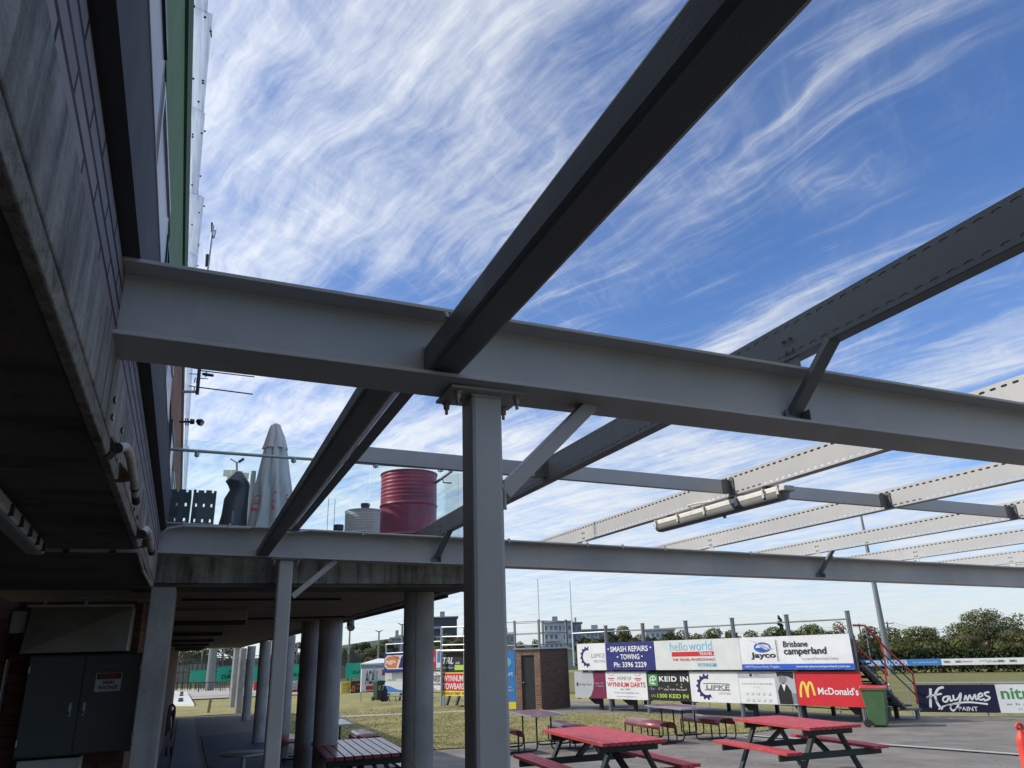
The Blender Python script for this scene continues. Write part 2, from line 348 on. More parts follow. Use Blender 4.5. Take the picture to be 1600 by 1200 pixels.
def leafmat(name, c):
    m_ = bpy.data.materials.new(name); m_.use_nodes = True; q = NG(m_.node_tree); b = q.nt.nodes['Principled BSDF']
    ps = q.n('ShaderNodeNewGeometry').outputs['Position']
    n_ = q.noise(ps, .55, 5, .7); n3 = q.noise(ps, 4.0, 3, .6)
    cc = q.mix(q.m('MULTIPLY_ADD', n_, 2.6, -.8, clamp=True), tuple(x*.62 for x in c), (min(1, c[0]*1.7), c[1]*1.45, c[2]*1.1))
    cc = q.mix(q.m('MULTIPLY_ADD', n3, 1.6, -.3, clamp=True), tuple(x*.7 for x in c), cc)
    q.link(cc, b.inputs['Base Color']); b.inputs['Roughness'].default_value = .6; b.inputs['Specular IOR Level'].default_value = .25
    return m_
M['leaf'] = leafmat('broad_leaf_foliage', (.095, .115, .032))
M['leaf_dark'] = leafmat('dark_foliage', (.046, .064, .024))
M['leaf_olive'] = leafmat('olive_foliage', (.11, .105, .048))
M['leaf_pine'] = leafmat('pine_foliage', (.022, .042, .024))
def flat(name, col, rough=.5):
    return mat(name, col, rough, 0, .07, 2.0, .30, 1.6, dirt=(tuple(x*.72+.018 for x in col), 2.6, .56, 1.6))
# sign colours
SG = {k: flat('sign_'+k, c) for k, c in dict(navy=(.016, .022, .16), white=(.73, .74, .74), red=(.58, .018, .028), blue=(.018, .10, .50), cyan=(.16, .45, .62), black=(.012, .012, .014),
      maroon=(.17, .012, .055), grey=(.42, .44, .46), pale=(.64, .66, .64), yellow=(.80, .58, .10), lime=(.42, .62, .08), green=(.05, .28, .07), darknavy=(.004, .006, .034), orange=(.75, .20, .04),
      midgrey=(.22, .23, .24), sky=(.05, .22, .55), brightyellow=(.85, .72, .05), tan=(.35, .28, .16), teal=(.06, .20, .16)).items()}
def glassmat(name, tint=(.93, .98, .97), alpha=.9):
    m_ = bpy.data.materials.new(name); m_.use_nodes = True; q = NG(m_.node_tree); q.nt.nodes.clear()
    o_ = q.n('ShaderNodeOutputMaterial'); t = q.n('ShaderNodeBsdfTransparent'); t.inputs[0].default_value = (*tint, 1)
    gl = q.n('ShaderNodeBsdfGlossy'); gl.inputs['Roughness'].default_value = .03
    fr = q.n('ShaderNodeFresnel'); fr.inputs[0].default_value = 1.45; mx = q.n('ShaderNodeMixShader')
    q.link(q.m('MULTIPLY', fr.outputs[0], .3), mx.inputs[0]); q.link(t.outputs[0], mx.inputs[1]); q.link(gl.outputs[0], mx.inputs[2]); q.link(mx.outputs[0], o_.inputs[0])
    return m_
M['glass'] = glassmat('clear_glass')
def polymat():
    m_ = bpy.data.materials.new('translucent_roof_sheet'); m_.use_nodes = True; q = NG(m_.node_tree); q.nt.nodes.clear()
    o_ = q.n('ShaderNodeOutputMaterial'); ps = q.n('ShaderNodeNewGeometry').outputs['Position']
    mp = q.n('ShaderNodeVectorMath', operation='MULTIPLY'); q.link(ps, mp.inputs[0]); mp.inputs[1].default_value = (60, 2.4, 1)
    c = q.ramp(q.noise(mp.outputs[0], 1, 4, .6, 1.0), [(.3, (.62, .67, .74)), (.7, (.92, .95, .97))])
    tl = q.n('ShaderNodeBsdfTranslucent'); q.link(c, tl.inputs[0]); df = q.n('ShaderNodeBsdfDiffuse'); q.link(c, df.inputs[0])
    tp = q.n('ShaderNodeBsdfTransparent'); tp.inputs[0].default_value = (.9, .94, 1, 1)
    a = q.n('ShaderNodeMixShader'); a.inputs[0].default_value = .35; q.link(tl.outputs[0], a.inputs[1]); q.link(df.outputs[0], a.inputs[2])
    b = q.n('ShaderNodeMixShader'); b.inputs[0].default_value = .35; q.link(a.outputs[0], b.inputs[1]); q.link(tp.outputs[0], b.inputs[2]); q.link(b.outputs[0], o_.inputs[0])
    return m_
M['poly'] = polymat()
def grassmat(name, c1, c2, c3):
    m_ = bpy.data.materials.new(name); m_.use_nodes = True; q = NG(m_.node_tree); b = q.nt.nodes['Principled BSDF']
    ps = q.n('ShaderNodeNewGeometry').outputs['Position']
    a = q.noise(ps, .35, 6, .75); a = q.m('MULTIPLY_ADD', a, 5.0, -2.0, clamp=True); f_ = q.noise(ps, 2.6, 9, .85); f_ = q.m('MULTIPLY_ADD', f_, 4.2, -1.7, clamp=True)
    c = q.mix(a, c1, c2); c = q.mix(q.m('MULTIPLY', f_, .8), c, c3)
    fine = q.noise(ps, 18, 4, .7); c = q.mix(q.m('MULTIPLY_ADD', fine, 1.6, -.35, clamp=True), q.mix(.55, c, (0, 0, 0)), c)
    q.link(c, b.inputs['Base Color']); b.inputs['Roughness'].default_value = .95; b.inputs['Specular IOR Level'].default_value = .1
    bp = q.n('ShaderNodeBump'); bp.inputs['Strength'].default_value = .8; bp.inputs['Distance'].default_value = .05; q.link(q.noise(ps, 25, 6, .8), bp.inputs['Height']); q.link(bp.outputs[0], b.inputs['Normal'])
    return m_
M['grass'] = grassmat('worn_winter_grass', (.23, .27, .07), (.48, .42, .17), (.68, .57, .32))
M['oval'] = grassmat('oval_turf', (.19, .22, .065), (.31, .28, .115), (.38, .33, .165))
M['tuft'] = grassmat('dry_grass_blades', (.40, .42, .14), (.62, .54, .25), (.85, .72, .42))

# ------------------------------------------------------------------ ground
def sheet(name, poly, dz, material, step=1.5, kind='structure'):
    bm = bmesh.new(); bm.faces.new([bm.verts.new((x, y, 0)) for x, y in poly])
    xs = [p[0] for p in poly]; ys = [p[1] for p in poly]
    for ax, lo, hi in ((0, min(xs), max(xs)), (1, min(ys), max(ys))):
        k = math.ceil(lo/step)
        while k*step < hi:
            co = [0, 0, 0]; no = [0, 0, 0]; co[ax] = k*step; no[ax] = 1
            bmesh.ops.bisect_plane(bm, geom=bm.verts[:]+bm.edges[:]+bm.faces[:], plane_co=co, plane_no=no); k += 1
    for v_ in bm.verts: v_.co.z = tz(v_.co.x, v_.co.y)+dz
    bmesh.ops.recalc_face_normals(bm, faces=bm.faces[:])
    me = bpy.data.meshes.new(name); bm.to_mesh(me); bm.free()
    if me.polygons[0].normal.z < 0: me.flip_normals()
    me.materials.append(material); o = bpy.data.objects.new(name, me); COL.objects.link(o); o['kind'] = kind
    return o
def rough_edge(poly, amp=.12, seg=.7, seed=1):
    rr = random.Random(seed); out = []
    for i, p in enumerate(poly):
        q = poly[(i+1) % len(poly)]; L = hypot(q[0]-p[0], q[1]-p[1]); n = max(1, int(L/seg))
        for k in range(n):
            t = k/n; out.append((p[0]+(q[0]-p[0])*t+rr.uniform(-amp, amp), p[1]+(q[1]-p[1])*t+rr.uniform(-amp, amp)))
    return out
# land: polar sheet out to the horizon
mb = MB(); radii = [0, 3, 6, 9, 11, 13, 15, 17, 19, 22, 26, 31, 36, 50, 70, 90, 104, 150, 250, 500, 1200, 4500]; NA = 96
for r in radii:
    for k in range(NA):
        an = 2*pi*k/NA; x, y = r*cos(an), r*sin(an); mb.v.append((x, y, tz(x, y)-.04 if r < 40 else tz(x, y)-.04))
for i in range(len(radii)-1):
    for k in range(NA):
        k2 = (k+1) % NA; mb.f.append((i*NA+k, (i+1)*NA+k, (i+1)*NA+k2, i*NA+k2)); mb.m.append(0)
land = mb.build('ground', M['grass']); land['kind'] = 'structure'
sheet('oval', [(31, 10), (120, -10), (150, 60), (110, 120), (60, 130), (24, 60), (21.4, 33), (21.2, 21.5), (24.0, 18.2)], .0, M['oval'], 6)
lawn = [(3.2, 19.2), (5.9, 18.7), (9, 19.1), (11.4, 18.9), (13.8, 17.6), (15.3, 17.7), (16.2, 21.4), (15.0, 24.4), (13.4, 27.0), (11.6, 28.6), (11.3, 34), (16, 37), (16, 60), (-6, 60), (-6, 38.5), (2.9, 38.5)]
sheet('asphalt', rough_edge([(2.4, -8), (34, -8), (34, 8), (24.6, 14.0), (21.6, 17.3), (20.1, 19.2), (18.8, 24), (16.9, 31), (16, 36.5), (11.4, 33), (9, 31), (2.6, 31)], .05, 1.2, 3), .0, M['asphalt'])
sheet('lawn', rough_edge(lawn, .16, .6, 5), .022, M['grass'])
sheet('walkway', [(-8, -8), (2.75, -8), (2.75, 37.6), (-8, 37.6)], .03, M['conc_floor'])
sheet('path_strip', [(-.12, 9), (.49, 9), (.49, 37.3), (-.12, 37.3)], .045, mat('pale_walkway', (.17, .167, .157), .9, 0, .12, 2))
sheet('rubber_mat', [(.62, 9), (2.55, 9), (2.55, 27.6), (.62, 27.2)], .045, M['mat_blue'])
sheet('painted_line', [(13.30, 17.1), (13.52, 17.2), (15.0, 7), (14.75, 7)], .03, M['line'])
sheet('worn_track', rough_edge([(5.0, 31.6), (11.5, 30.2), (11.5, 30.9), (5.0, 32.4)], .1, .8, 9), .03, M['sand'])

# ------------------------------------------------------------------ club house (left) with its terrace
def WX(y): return -.205-.0102*(y-1.7)          # outer face of the slab edge: the block runs a hair off the pergola grid
def ybar(mb, x0, x1, z0, z1, ya, yb, mi=0):     # bar along the building direction, x offsets measured from the slab face
    a = Vector((WX(ya)+x0, ya, z0)); d = Vector((WX(yb)-WX(ya), yb-ya, 0)); return mb.obox(a, (x1-x0, 0, 0), d, (0, 0, z1-z0), mi)
club = thing('clubhouse', 'concrete and brick clubhouse on the left with a raised terrace on round columns', 'building', (-.2, 5.3, 0))
YB, YE = -9.0, 37.0
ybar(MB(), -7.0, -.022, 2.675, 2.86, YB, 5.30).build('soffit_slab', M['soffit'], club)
ybar(MB(), -.0215, 0, 2.712, 2.868, YB, 5.16).build('slab_edge', M['concrete'], club, bevel=.004)
ybar(MB(), -.0215, -.002, 2.673, 2.7115, YB, 5.16).build('drip_edge', M['concrete_lip'], club, bevel=.003)
ybar(MB(), -.07, -.004, 2.8685, 3.034, YB, 5.16).build('block_wall', M['block'], club)
m_ = MB()                                        # folded steel channel along the wall
ybar(m_, -.05, .028, 3.034, 3.040, YB, 5.28); ybar(m_, .022, .028, 3.040, 3.262, YB, 5.28)
m_.build('steel_channel', M['channel'], club); ybar(MB(), -.05, .031, 3.2625, 3.267, YB, 5.28).build('channel_highlight_lip', M['purlin'], club, bevel=.0015)  # pale colour of this top lip paints in the bright edge highlight
ybar(MB(), -.30, -.06, 3.22, 3.935, YB, YE).build('upper_wall', M['frame_dark'], club)
ybar(MB(), -.40, -.045, 3.936, 3.975, YB, 4.9).build('window_head', M['frame_dark'], club)
ybar(MB(), -.40, -.040, 3.976, 4.476, YB, 4.9).build('fascia', M['green'], club)
ybar(MB(), -.40, -.028, 4.477, 4.672, YB, 4.9).build('gutter', M['green_dark'], club)
ybar(MB(), -.40, -.050, 3.936, 4.62, 4.905, YE).build('terrace_wall', M['brick_wall'], club)
ybar(MB(), -9, -.41, 3.9, 4.66, YB, YE).build('roof', M['render_grey'], club)
ybar(MB(), -.42, -.030, 4.621, 4.66, 4.905, YE).build('parapet_cap', M['galv'], club)
# awning windows propped open between channel and fascia
for k, ya in enumerate((-1.6, -.2, 1.18, 2.06, 3.0, 3.95, 5.7, 7.4, 9.2)):
    L = .78 if k > 1 else 1.2
    f_ = MB(); x0 = -.056; top = Vector((WX(ya)+x0, ya, 3.90)); out_ = .020
    a = Vector((out_, 0, -.50))
    for yy in (ya, ya+L-.03): f_.obox((WX(yy)+x0, yy, 3.91), a, (0, .03, 0), (.022, 0, .004))
    f_.obox(Vector((WX(ya)+x0, ya+.03, 3.91)), a*.06, (0, L-.06, 0), (.022, 0, .004)); f_.obox(Vector((WX(ya)+x0, ya+.03, 3.91))+a*.94, a*.06, (0, L-.06, 0), (.022, 0, .004))
    fo = f_.build('window', M['frame_pale'] if k % 2 else M['frame_dark'], club)
    MB().obox(Vector((WX(ya)+x0+.006, ya+.03, 3.91))+a*.06, a*.88, (0, L-.06, 0), (.008, 0, .001)).build('pane', M['win_far'], fo)
# lower storey: brick walls under the soffit
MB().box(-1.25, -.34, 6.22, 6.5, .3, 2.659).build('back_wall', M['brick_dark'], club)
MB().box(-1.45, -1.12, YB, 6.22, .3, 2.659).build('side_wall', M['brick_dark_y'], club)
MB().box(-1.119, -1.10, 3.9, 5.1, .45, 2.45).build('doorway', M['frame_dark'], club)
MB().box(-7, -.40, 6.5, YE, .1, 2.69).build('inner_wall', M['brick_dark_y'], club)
# blade column at the terrace corner
bc = MB(); bc.box(-.262, -.118, 5.36, 5.86, .42, 2.70); bc.build('blade_column', M['concrete_pale'], club, bevel=.006)
# terrace slab, its edge and ribs
TX = 2.045
MB().box(-.262, TX, 5.34, 5.50, 2.722, 2.925).build('terrace_edge', M['concrete'], club, bevel=.004)
MB().box(TX-.16, TX, 5.501, YE, 2.722, 2.925).build('terrace_edge', M['concrete'], club, bevel=.004)
MB().box(-.40, TX-.161, 5.501, YE, 2.735, 2.92).build('terrace_slab', M['soffit_board'], club)
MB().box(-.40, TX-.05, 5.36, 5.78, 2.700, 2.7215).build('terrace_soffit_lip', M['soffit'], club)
for y, xr in ((8.4, .52), (11.9, .43), (15.8, .43), (20.2, .44), (25, .44), (30, .44)):
    MB().box(-.40, xr, y, y+.55, 2.585, 2.7345).build('soffit_rib', M['soffit_board'], club, bevel=.01)
    MB().tube([(-.38, y-.1, 2.60), (xr-.02, y-.1, 2.60)], .022, 8).build('soffit_pipe', M['mesh_dark'], club)
def column(px, py, r, base=True):
    p = at_z(px, py, 2.735); zb = tz(p.x, p.y)-.02
    c = MB().lathe((p.x, p.y, zb), [(r, 0), (r, 2.7345-zb)], 40); o_ = c.build('round_column', M['concrete_pale'], club, smooth=True)
    q = Vector((p.x, p.y, 0)).normalized(); sd_ = Vector((-q.y, q.x, 0)); f_ = Vector((p.x, p.y, zb))-q*r*.985+sd_*r*.17; MB().tube([f_, f_+Vector((0, 0, 2.73-zb))], .0035, 6).build('form_seam', M['concrete_lip'], o_)
    return p
for px, py, r in ((655, 920, .118), (518, 967, .158), (488, 971, .145), (451, 993, .160), (415.5, 1001.5, .165), (393.5, 1009.5, .16), (380.5, 1013, .16), (370, 1016.5, .15)): column(px, py, r)
# dark line of drain pipe along the soffit edge, with two outlets
MB().tube([(TX-.05, 6.3, 2.705), (TX-.05, 22, 2.705)], .014, 8).build('drain_pipe', M['black'], club)
for px, py in ((548, 968), (484, 987)):
    p = at_z(px, py, 2.70); MB().tube([p, p+Vector((0, 0, -.07)), p+Vector((0, -.05, -.11))], .05, 12).build('drain_outlet', M['grey_plastic'], club, smooth=True)
MB().tube([(-.1, 9.9, 2.71), (.9, 9.9, 2.71), (1.75, 9.7, 2.71)], .012, 6).build('soffit_cable', M['black'], club)
MB().tube([(-.1, 6.9, 2.725), (1.2, 6.9, 2.725)], .010, 6).build('soffit_cable', M['black'], club)
# translucent roof sheets at the eaves
aw = thing('roof_sheet', 'translucent white ribbed roof sheets with dark screws overhanging the green fascia', 'roof sheet', (-.2, 3, 4.69))
ys = [YB, -2.0, 1.2, 2.55, 3.17, 3.9, 4.6, 5.6, 7.2, 9.5, 13]; xo = [.045, .04, .036, .040, .030, .046, .030, .040, .03, .035, .03]
for i in range(len(ys)-1):
    s_ = MB(); n = 10
    for j in range(n+1):
        y = ys[i]+(ys[i+1]-ys[i])*j/n; x1 = WX(y)+xo[i]-.016*j/n
        for x, z in ((WX(y)-.045, 4.690+.001*i), (WX(y)-.02, 4.697+.001*i), (x1-.02, 4.692), (x1, 4.687+.006*sin(j*2.2+i)), ): s_.v.append((x, y, z))
    for j in range(n):
        for k in range(3): a = j*4+k; s_.f.append((a, a+1, a+5, a+4)); s_.m.append(0)
    s_.build('sheet', M['poly'], aw, solid=.0015, smooth=True)
rr = random.Random(4); sc = MB()
for px, py in ((303, 11), (320, 28), (329, 50), (302, 124), (317, 127), (317, 131), (310, 160), (301, 211), (301, 215), (315, 209), (313, 276), (300, 290), (319, 323), (311, 333), (300, 352), (310, 382), (310, 385), (309, 416), (320, 206)):
    p = at_z(px, py, 4.684); sc.lathe(p, [(.0035, 0), (.005, .002), (.005, .006)], 8)
sc.build('screw', M['black'], aw)
r_ = MB(); p = at_z(329, 41, 4.69); r_.tube([p, p+Vector((.004, .05, .0)), p+Vector((0.004, .08, .02))], .003, 6); r_.build('tie_wire', M['black'], aw)

# ------------------------------------------------------------------ pergola frame
per = thing('pergola_frame', 'grey painted steel pergola frame of beams, purlins and posts overhead', 'pergola', (.64, 1.62, 0))
def b1z(x): return 2.862-.018*(x+.2)
def b2z(x): return 2.886-.0237*(x+.25)
def ibeam(name, xa, xb, y0, y1, zf, h, tf=.009, tw=.008, web=None):
    m_ = MB(); L = xb-xa; d = Vector((L, 0, zf(xb)-zf(xa))); yc = (y0+y1)/2 if web is None else web
    o = Vector((xa, y0, zf(xa)))
    m_.obox(o, d, (0, y1-y0, 0), (0, 0, tf)); m_.obox(o+Vector((0, 0, h-tf)), d, (0, y1-y0, 0), (0, 0, tf))
    m_.obox(Vector((xa, yc-tw/2, zf(xa)+tf)), d, (0, tw, 0), (0, 0, h-2*tf))
    for s in (-1, 1):                             # root fillets
        for zz_, sg in ((tf, 1), (h-tf, -1)):
            yy = yc+s*tw/2; P = [Vector((xa, yy, zf(xa)+zz_)), Vector((xa, yy+s*.007, zf(xa)+zz_)), Vector((xa, yy, zf(xa)+zz_+sg*.007))]
            m_.add(P+[q+d for q in P], [(0, 1, 2), (3, 5, 4), (0, 3, 4, 1), (1, 4, 5, 2), (2, 5, 3, 0)])
    return m_.build(name, M['steel'], per, bevel=.0015)
ibeam('main_beam', -.208, 10.0, 1.53, 1.68, b1z, .172)
ibeam('main_beam', -.262, 10.0, 5.135, 5.275, b2z, .192, web=5.205)
MB().box(-.222, -.209, 1.55, 1.66, 2.88, 3.02).build('end_plate', M['steel'], per)
def post(cx, cy, w_, zt, nm='post'):
    m_ = MB(); m_.box(cx-w_/2, cx+w_/2, cy-w_/2, cy+w_/2, .40, zt); m_.build(nm, M['steel'], per, bevel=.010)
    MB().box(cx-.098, cx+.098, cy-.066, cy+.066, zt+.002, zt+.0095).build('cap_plate', M['steel'], per, bevel=.001)
    MB().box(cx-.09, cx+.09, cy-.09, cy+.09, .44, .47).build('base_plate', M['steel'], per)
    for sx_ in (-1, 1):
        for sy_ in (-1, 1):
            b_ = MB(); o = Vector((cx+sx_*.076, cy+sy_*.045, zt-.022)); b_.lathe(o+Vector((0, 0, .017)), [(.0105, 0), (.0105, .005)], 16); b_.lathe(o+Vector((0, 0, .004)), [(.0072, 0), (.0080, .002), (.0080, .013)], 6); b_.lathe(o+Vector((0, 0, -.009)), [(.0036, 0), (.004, .001), (.004, .014)], 10)
            b_.build('bolt', M['bolt'], per, smooth=True)
post(.607, 1.635, .080, b1z(.6)-.0105)
post(.533, 5.22, .092, b2z(.5)-.0105)
# welded square rafter under the deck of purlins
MB().obox((.447, -1.9, 2.870), (.083, 0, 0), (0, 3.500, 0), (0, 0, .074)).build('rafter', M['steel_dark'], per, bevel=.010)
MB().obox((.340, 1.611, 2.876), (.078, 0, 0), (0, 3.589, 0), (0, 0, .052)).build('rafter', M['steel_dark'], per, bevel=.009)
for y in (1.42, ): MB().lathe((.449, y, 2.944), [(.006, 0), (.006, .009), (.003, .012)], 6).build('bolt', M['bolt'], per)
def weld(pts, r=.0035, n=6):
    w_ = MB(); rn = random.Random(int(pts[0][0]*1000))
    for i in range(len(pts)-1):
        p, q = Vector(pts[i]), Vector(pts[i+1]); k = max(3, int((q-p).length/.006)); w_.tube([p+(q-p)*(j/k) for j in range(k+1)], [r*rn.uniform(.7, 1.3) for _ in range(k+1)], n)
    w_.build('weld_bead', M['steel'], per, smooth=True)
weld([(.448, 1.598, 2.944), (.448, 1.598, 2.872), (.529, 1.598, 2.872)]); weld([(.341, 5.198, 2.926), (.341, 5.198, 2.878), (.417, 5.198, 2.878)])
weld([(.875, 1.60, b1z(.9)-.001), (.925, 1.60, b1z(.9)-.001)]); weld([(.648, 1.598, 2.63), (.648, 1.598, 2.56)]); weld([(.567, 1.597, b1z(.6)-.012), (.647, 1.597, b1z(.6)-.012), (.647, 1.675, b1z(.6)-.012)])
# cold formed purlins with slotted webs
def purlin(x, zb, ya, yb, h, fl, material, closed=False, slots=True, pitch=.0455, sl=.026, sh=.0098):
    m_ = MB(); d = 0.0
    def cell(y0, y1, z0, z1):
        yc, zc = (y0+y1)/2, (z0+z1)/2; b = len(m_.v)
        m_.v += [(x, y0, z0), (x, y1, z0), (x, y1, z1), (x, y0, z1)]
        a, c = sl/2, sh/2
        for dy, dz in ((-a, -c*.35), (-a+c, -c), (a-c, -c), (a, -c*.35), (a, c*.35), (a-c, c), (-a+c, c), (-a, c*.35)): m_.v.append((x, yc+dy, zc+dz))
        F = [(0, 1, 6, 5), (0, 5, 4), (1, 7, 6), (1, 2, 8, 7), (2, 9, 8), (2, 3, 10, 9), (3, 11, 10), (3, 0, 4, 11)]
        for f in F: m_.f.append(tuple(b+i for i in f)); m_.m.append(0)
    def quad(y0, y1, z0, z1):
        b = len(m_.v); m_.v += [(x, y0, z0), (x, y1, z0), (x, y1, z1), (x, y0, z1)]; m_.f.append((b, b+1, b+2, b+3)); m_.m.append(0)
    n = int((yb-ya)/pitch); yb = ya+n*pitch
    e = .0065
    za = zb+.006; quad(ya, yb, zb, za); quad(ya, yb, za+sh+e, zb+h-.010-sh-e); quad(ya, yb, zb+h-.010+0, zb+h)
    for k in range(n):
        y0 = ya+k*pitch; cell(y0, y0+pitch, za, za+sh+e); cell(y0, y0+pitch, zb+h-.010-sh-e, zb+h-.010)
    o = m_.build('purlin', material, per, solid=.002)
    f_ = MB(); f_.box(x+.0012, x+fl, ya, yb, zb-.001, zb+.001); f_.box(x+.0012, x+fl, ya, yb, zb+h-.001, zb+h+.001)
    f_.box(x+fl-.002, x+fl, ya, yb, zb+.0012, zb+.016); f_.box(x+fl-.002, x+fl, ya, yb, zb+h-.016, zb+h-.0012)
    f_.build('purlin_flange', material, per)
    if closed: MB().box(x+.0003, x+.004, ya, yb, zb+.0022, zb+h-.0022).build('purlin_backing', material, per)
    return yb
PUR = [(1.600, 3.060), (2.765, 3.042), (3.965, 3.018), (5.12, 2.992), (6.33, 2.965), (7.66, 2.935), (8.8, 2.91)]
for i, (x, z) in enumerate(PUR):
    purlin(x, z, -1.7, 6.2 if i else 5.9, .118, .052 if i else .046, M['purlin_shaded'] if i == 0 else M['purlin'], closed=(i == 0))
MB().box(.545, .547, 1.95, 5.28, 3.052, 3.165).build('purlin', M['steel'], per); MB().box(.5475, .595, 1.95, 5.28, 3.05, 3.0515).build('purlin_flange', M['steel_dark'], per)
# cleats that lift the purlins off the beams
for i, (x, z) in enumerate(PUR):
    for yb_, zf, h in ((1.605, b1z, .172), (5.205, b2z, .192)):
        c = MB(); t = zf(x)+h
        c.box(x+.0032, x+.006, yb_-.03, yb_+.03, t, z+.085)
        for dy in (-.014, .014):
            c.tube([(x-.009, yb_+dy, z+.06), (x-.004, yb_+dy, z+.06)], .007, 6); c.tube([(x-.013, yb_+dy, z+.06), (x-.009, yb_+dy, z+.06)], .0035, 8)
            c.tube([(x-.009, yb_+dy, z+.022), (x-.004, yb_+dy, z+.022)], .007, 6)
        c.build('cleat', M['purlin_shaded'] if i == 0 else M['purlin'], per)
# bridging rail between purlins
xs_ = [.60]+[p[0] for p in PUR]
for i in range(len(xs_)-1):
    xa = xs_[i]+(.004 if i else 0); xb = xs_[i+1]-.003; zt = lambda x: 3.176-.0225*(x-.69)
    m_ = MB(); d = Vector((xb-xa, 0, zt(xb)-zt(xa)))
    m_.obox((xa, 3.385, zt(xa)-.074), d, (0, .002, 0), (0, 0, .074)); m_.obox((xa, 3.3872, zt(xa)-.074), d, (0, .03, 0), (0, 0, .002)); m_.obox((xa, 3.3872, zt(xa)-.002), d, (0, .03, 0), (0, 0, .002))
    m_.build('bridging_rail', M['steel'], per)
    if i < len(PUR):
        k = MB(); z1 = zt(xb); k.box(xb-.062, xb-.004, 3.370, 3.3845, z1-.080, z1-.076); k.box(xb-.006, xb-.001, 3.350, 3.3845, z1-.082, z1+.010); k.box(xb-.055, xb-.006, 3.381, 3.3845, z1-.076, z1+.004)
        k.lathe((xb-.03, 3.375, z1+.002), [(.006, 0), (.006, .008)], 6)
        k.build('bridging_bracket', M['steel_dark'], per)
# knee braces and small purlin braces
def flatbar(p, q, w_, t, nm='brace', m=None): return MB().beam(p, q, w_, t, (0, 1, 0)).build(nm, m or M['steel'], per, bevel=.002)
MB().beam((.648, 1.62, 2.60), (.898, 1.62, b1z(.9)), .036, .05, (0, 1, 0)).build('brace', M['steel'], per, bevel=.003)
MB().beam((.588, 5.2, 2.625), (.858, 5.2, b2z(.86)), .036, .045, (0, 1, 0)).build('brace', M['steel'], per, bevel=.003)
def purlin_brace(xp, zb, yb_, zf, far=True):
    m_ = MB(); ztop = zb; p = Vector((xp+.02, yb_-.16, ztop)); q = Vector((xp-.035, yb_-.012, zf(xp)+.035))
    m_.obox(p-Vector((.021, 0, 0)), (.042, 0, 0), q-p, (0, .003, .002)); m_.obox(p-Vector((.021, 0, 0)), (.002, 0, 0), q-p, (0, .016, .010))
    m_.box(q.x-.034, q.x+.022, yb_-.055, yb_-.012, zf(xp)+.0095, zf(xp)+.0135); m_.box(q.x-.034, q.x+.022, yb_-.016, yb_-.012, zf(xp)+.0136, zf(xp)+.055); m_.box(q.x+.019, q.x+.022, yb_-.054, yb_-.016, zf(xp)+.0136, zf(xp)+.05)
    m_.lathe((q.x-.018, yb_-.035, zf(xp)+.0136), [(.007, 0), (.007, .007)], 6)
    m_.build('purlin_brace', M['steel_dark'], per)
purlin_brace(1.600, 3.060, 1.606, b1z); purlin_brace(1.600, 3.060, 5.20, b2z); purlin_brace(5.12, 2.992, 5.2, b2z)

# conduit along the back beam and over the wall
cd = thing('conduit', 'grey conduit running along the top of the far pergola beam', 'conduit', (-.2, 5.13, 3.06))
pts = [(-.245, 4.05, 2.665), (-.245, 4.9, 2.67), (-.255, 5.06, 2.78), (-.262, 5.125, 2.92), (-.25, 5.125, 2.99), (-.20, 5.125, 3.035), (-.12, 5.125, 3.052), (.29, 5.125, b2z(.29)+.178)]
MB().tube(pts, .008, 10).build('conduit_run', M['steel'], cd, smooth=True)
MB().tube([(.46, 5.125, b2z(.46)+.160), (.56, 5.125, b2z(.56)+.162), (.66, 5.125, b2z(.66)+.184), (9.9, 5.125, b2z(9.9)+.184)], .008, 10).build('conduit_run', M['steel'], cd, smooth=True)
for x in (-.11, .16, 1.02, 1.62, 2.1, 2.75, 3.06, 3.45, 4.3, 5.2, 6.2):
    MB().box(x-.007, x+.007, 5.112, 5.135, b2z(x)+.170, b2z(x)+.200).build('saddle_clip', M['galv'], cd)

# ------------------------------------------------------------------ batten light under the second pale purlin
bl = thing('batten_light', 'dirty white tube light batten strapped under a cream purlin', 'light fitting', (2.80, 3.6, 2.99))
L0, L1 = Vector((2.785, 4.19, 2.996)), Vector((2.785, 2.95, 2.988))
d_ = (L1-L0); m_ = MB()
prof = [(-.034, .030), (-.042, .022), (-.046, .004), (-.046, -.002), (.046, -.002), (.046, .004), (.042, .022), (.034, .030)]
def extr(prof, a, b, endscale=.7):
    q_ = MB(); D = b-a; n = len(prof); st_ = [(0, endscale), (.018, 1), (.982, 1), (1, endscale)]
    for t, s in st_:
        for x, z in prof: q_.v.append(tuple(a+D*t+Vector((x*s, 0, z*s))))
    for i in range(3):
        for k in range(n): q_.f.append((i*n+k, i*n+(k+1) % n, (i+1)*n+(k+1) % n, (i+1)*n+k)); q_.m.append(0)
    q_.f.append(tuple(range(n))[::-1]); q_.m.append(0); q_.f.append(tuple(range(3*n, 4*n))); q_.m.append(0); return q_
extr(prof, L0, L1, .8).build('housing', M['offwhite'], bl, bevel=.003)
dp = [(.044, -.003), (.043, -.02), (.034, -.036), (.015, -.044), (-.015, -.044), (-.034, -.036), (-.043, -.02), (-.044, -.003)]
extr(dp, L0+Vector((0, -.01, 0)), L1+Vector((0, .03, 0)), .5).build('diffuser', M['grey_plastic'], bl, smooth=True)
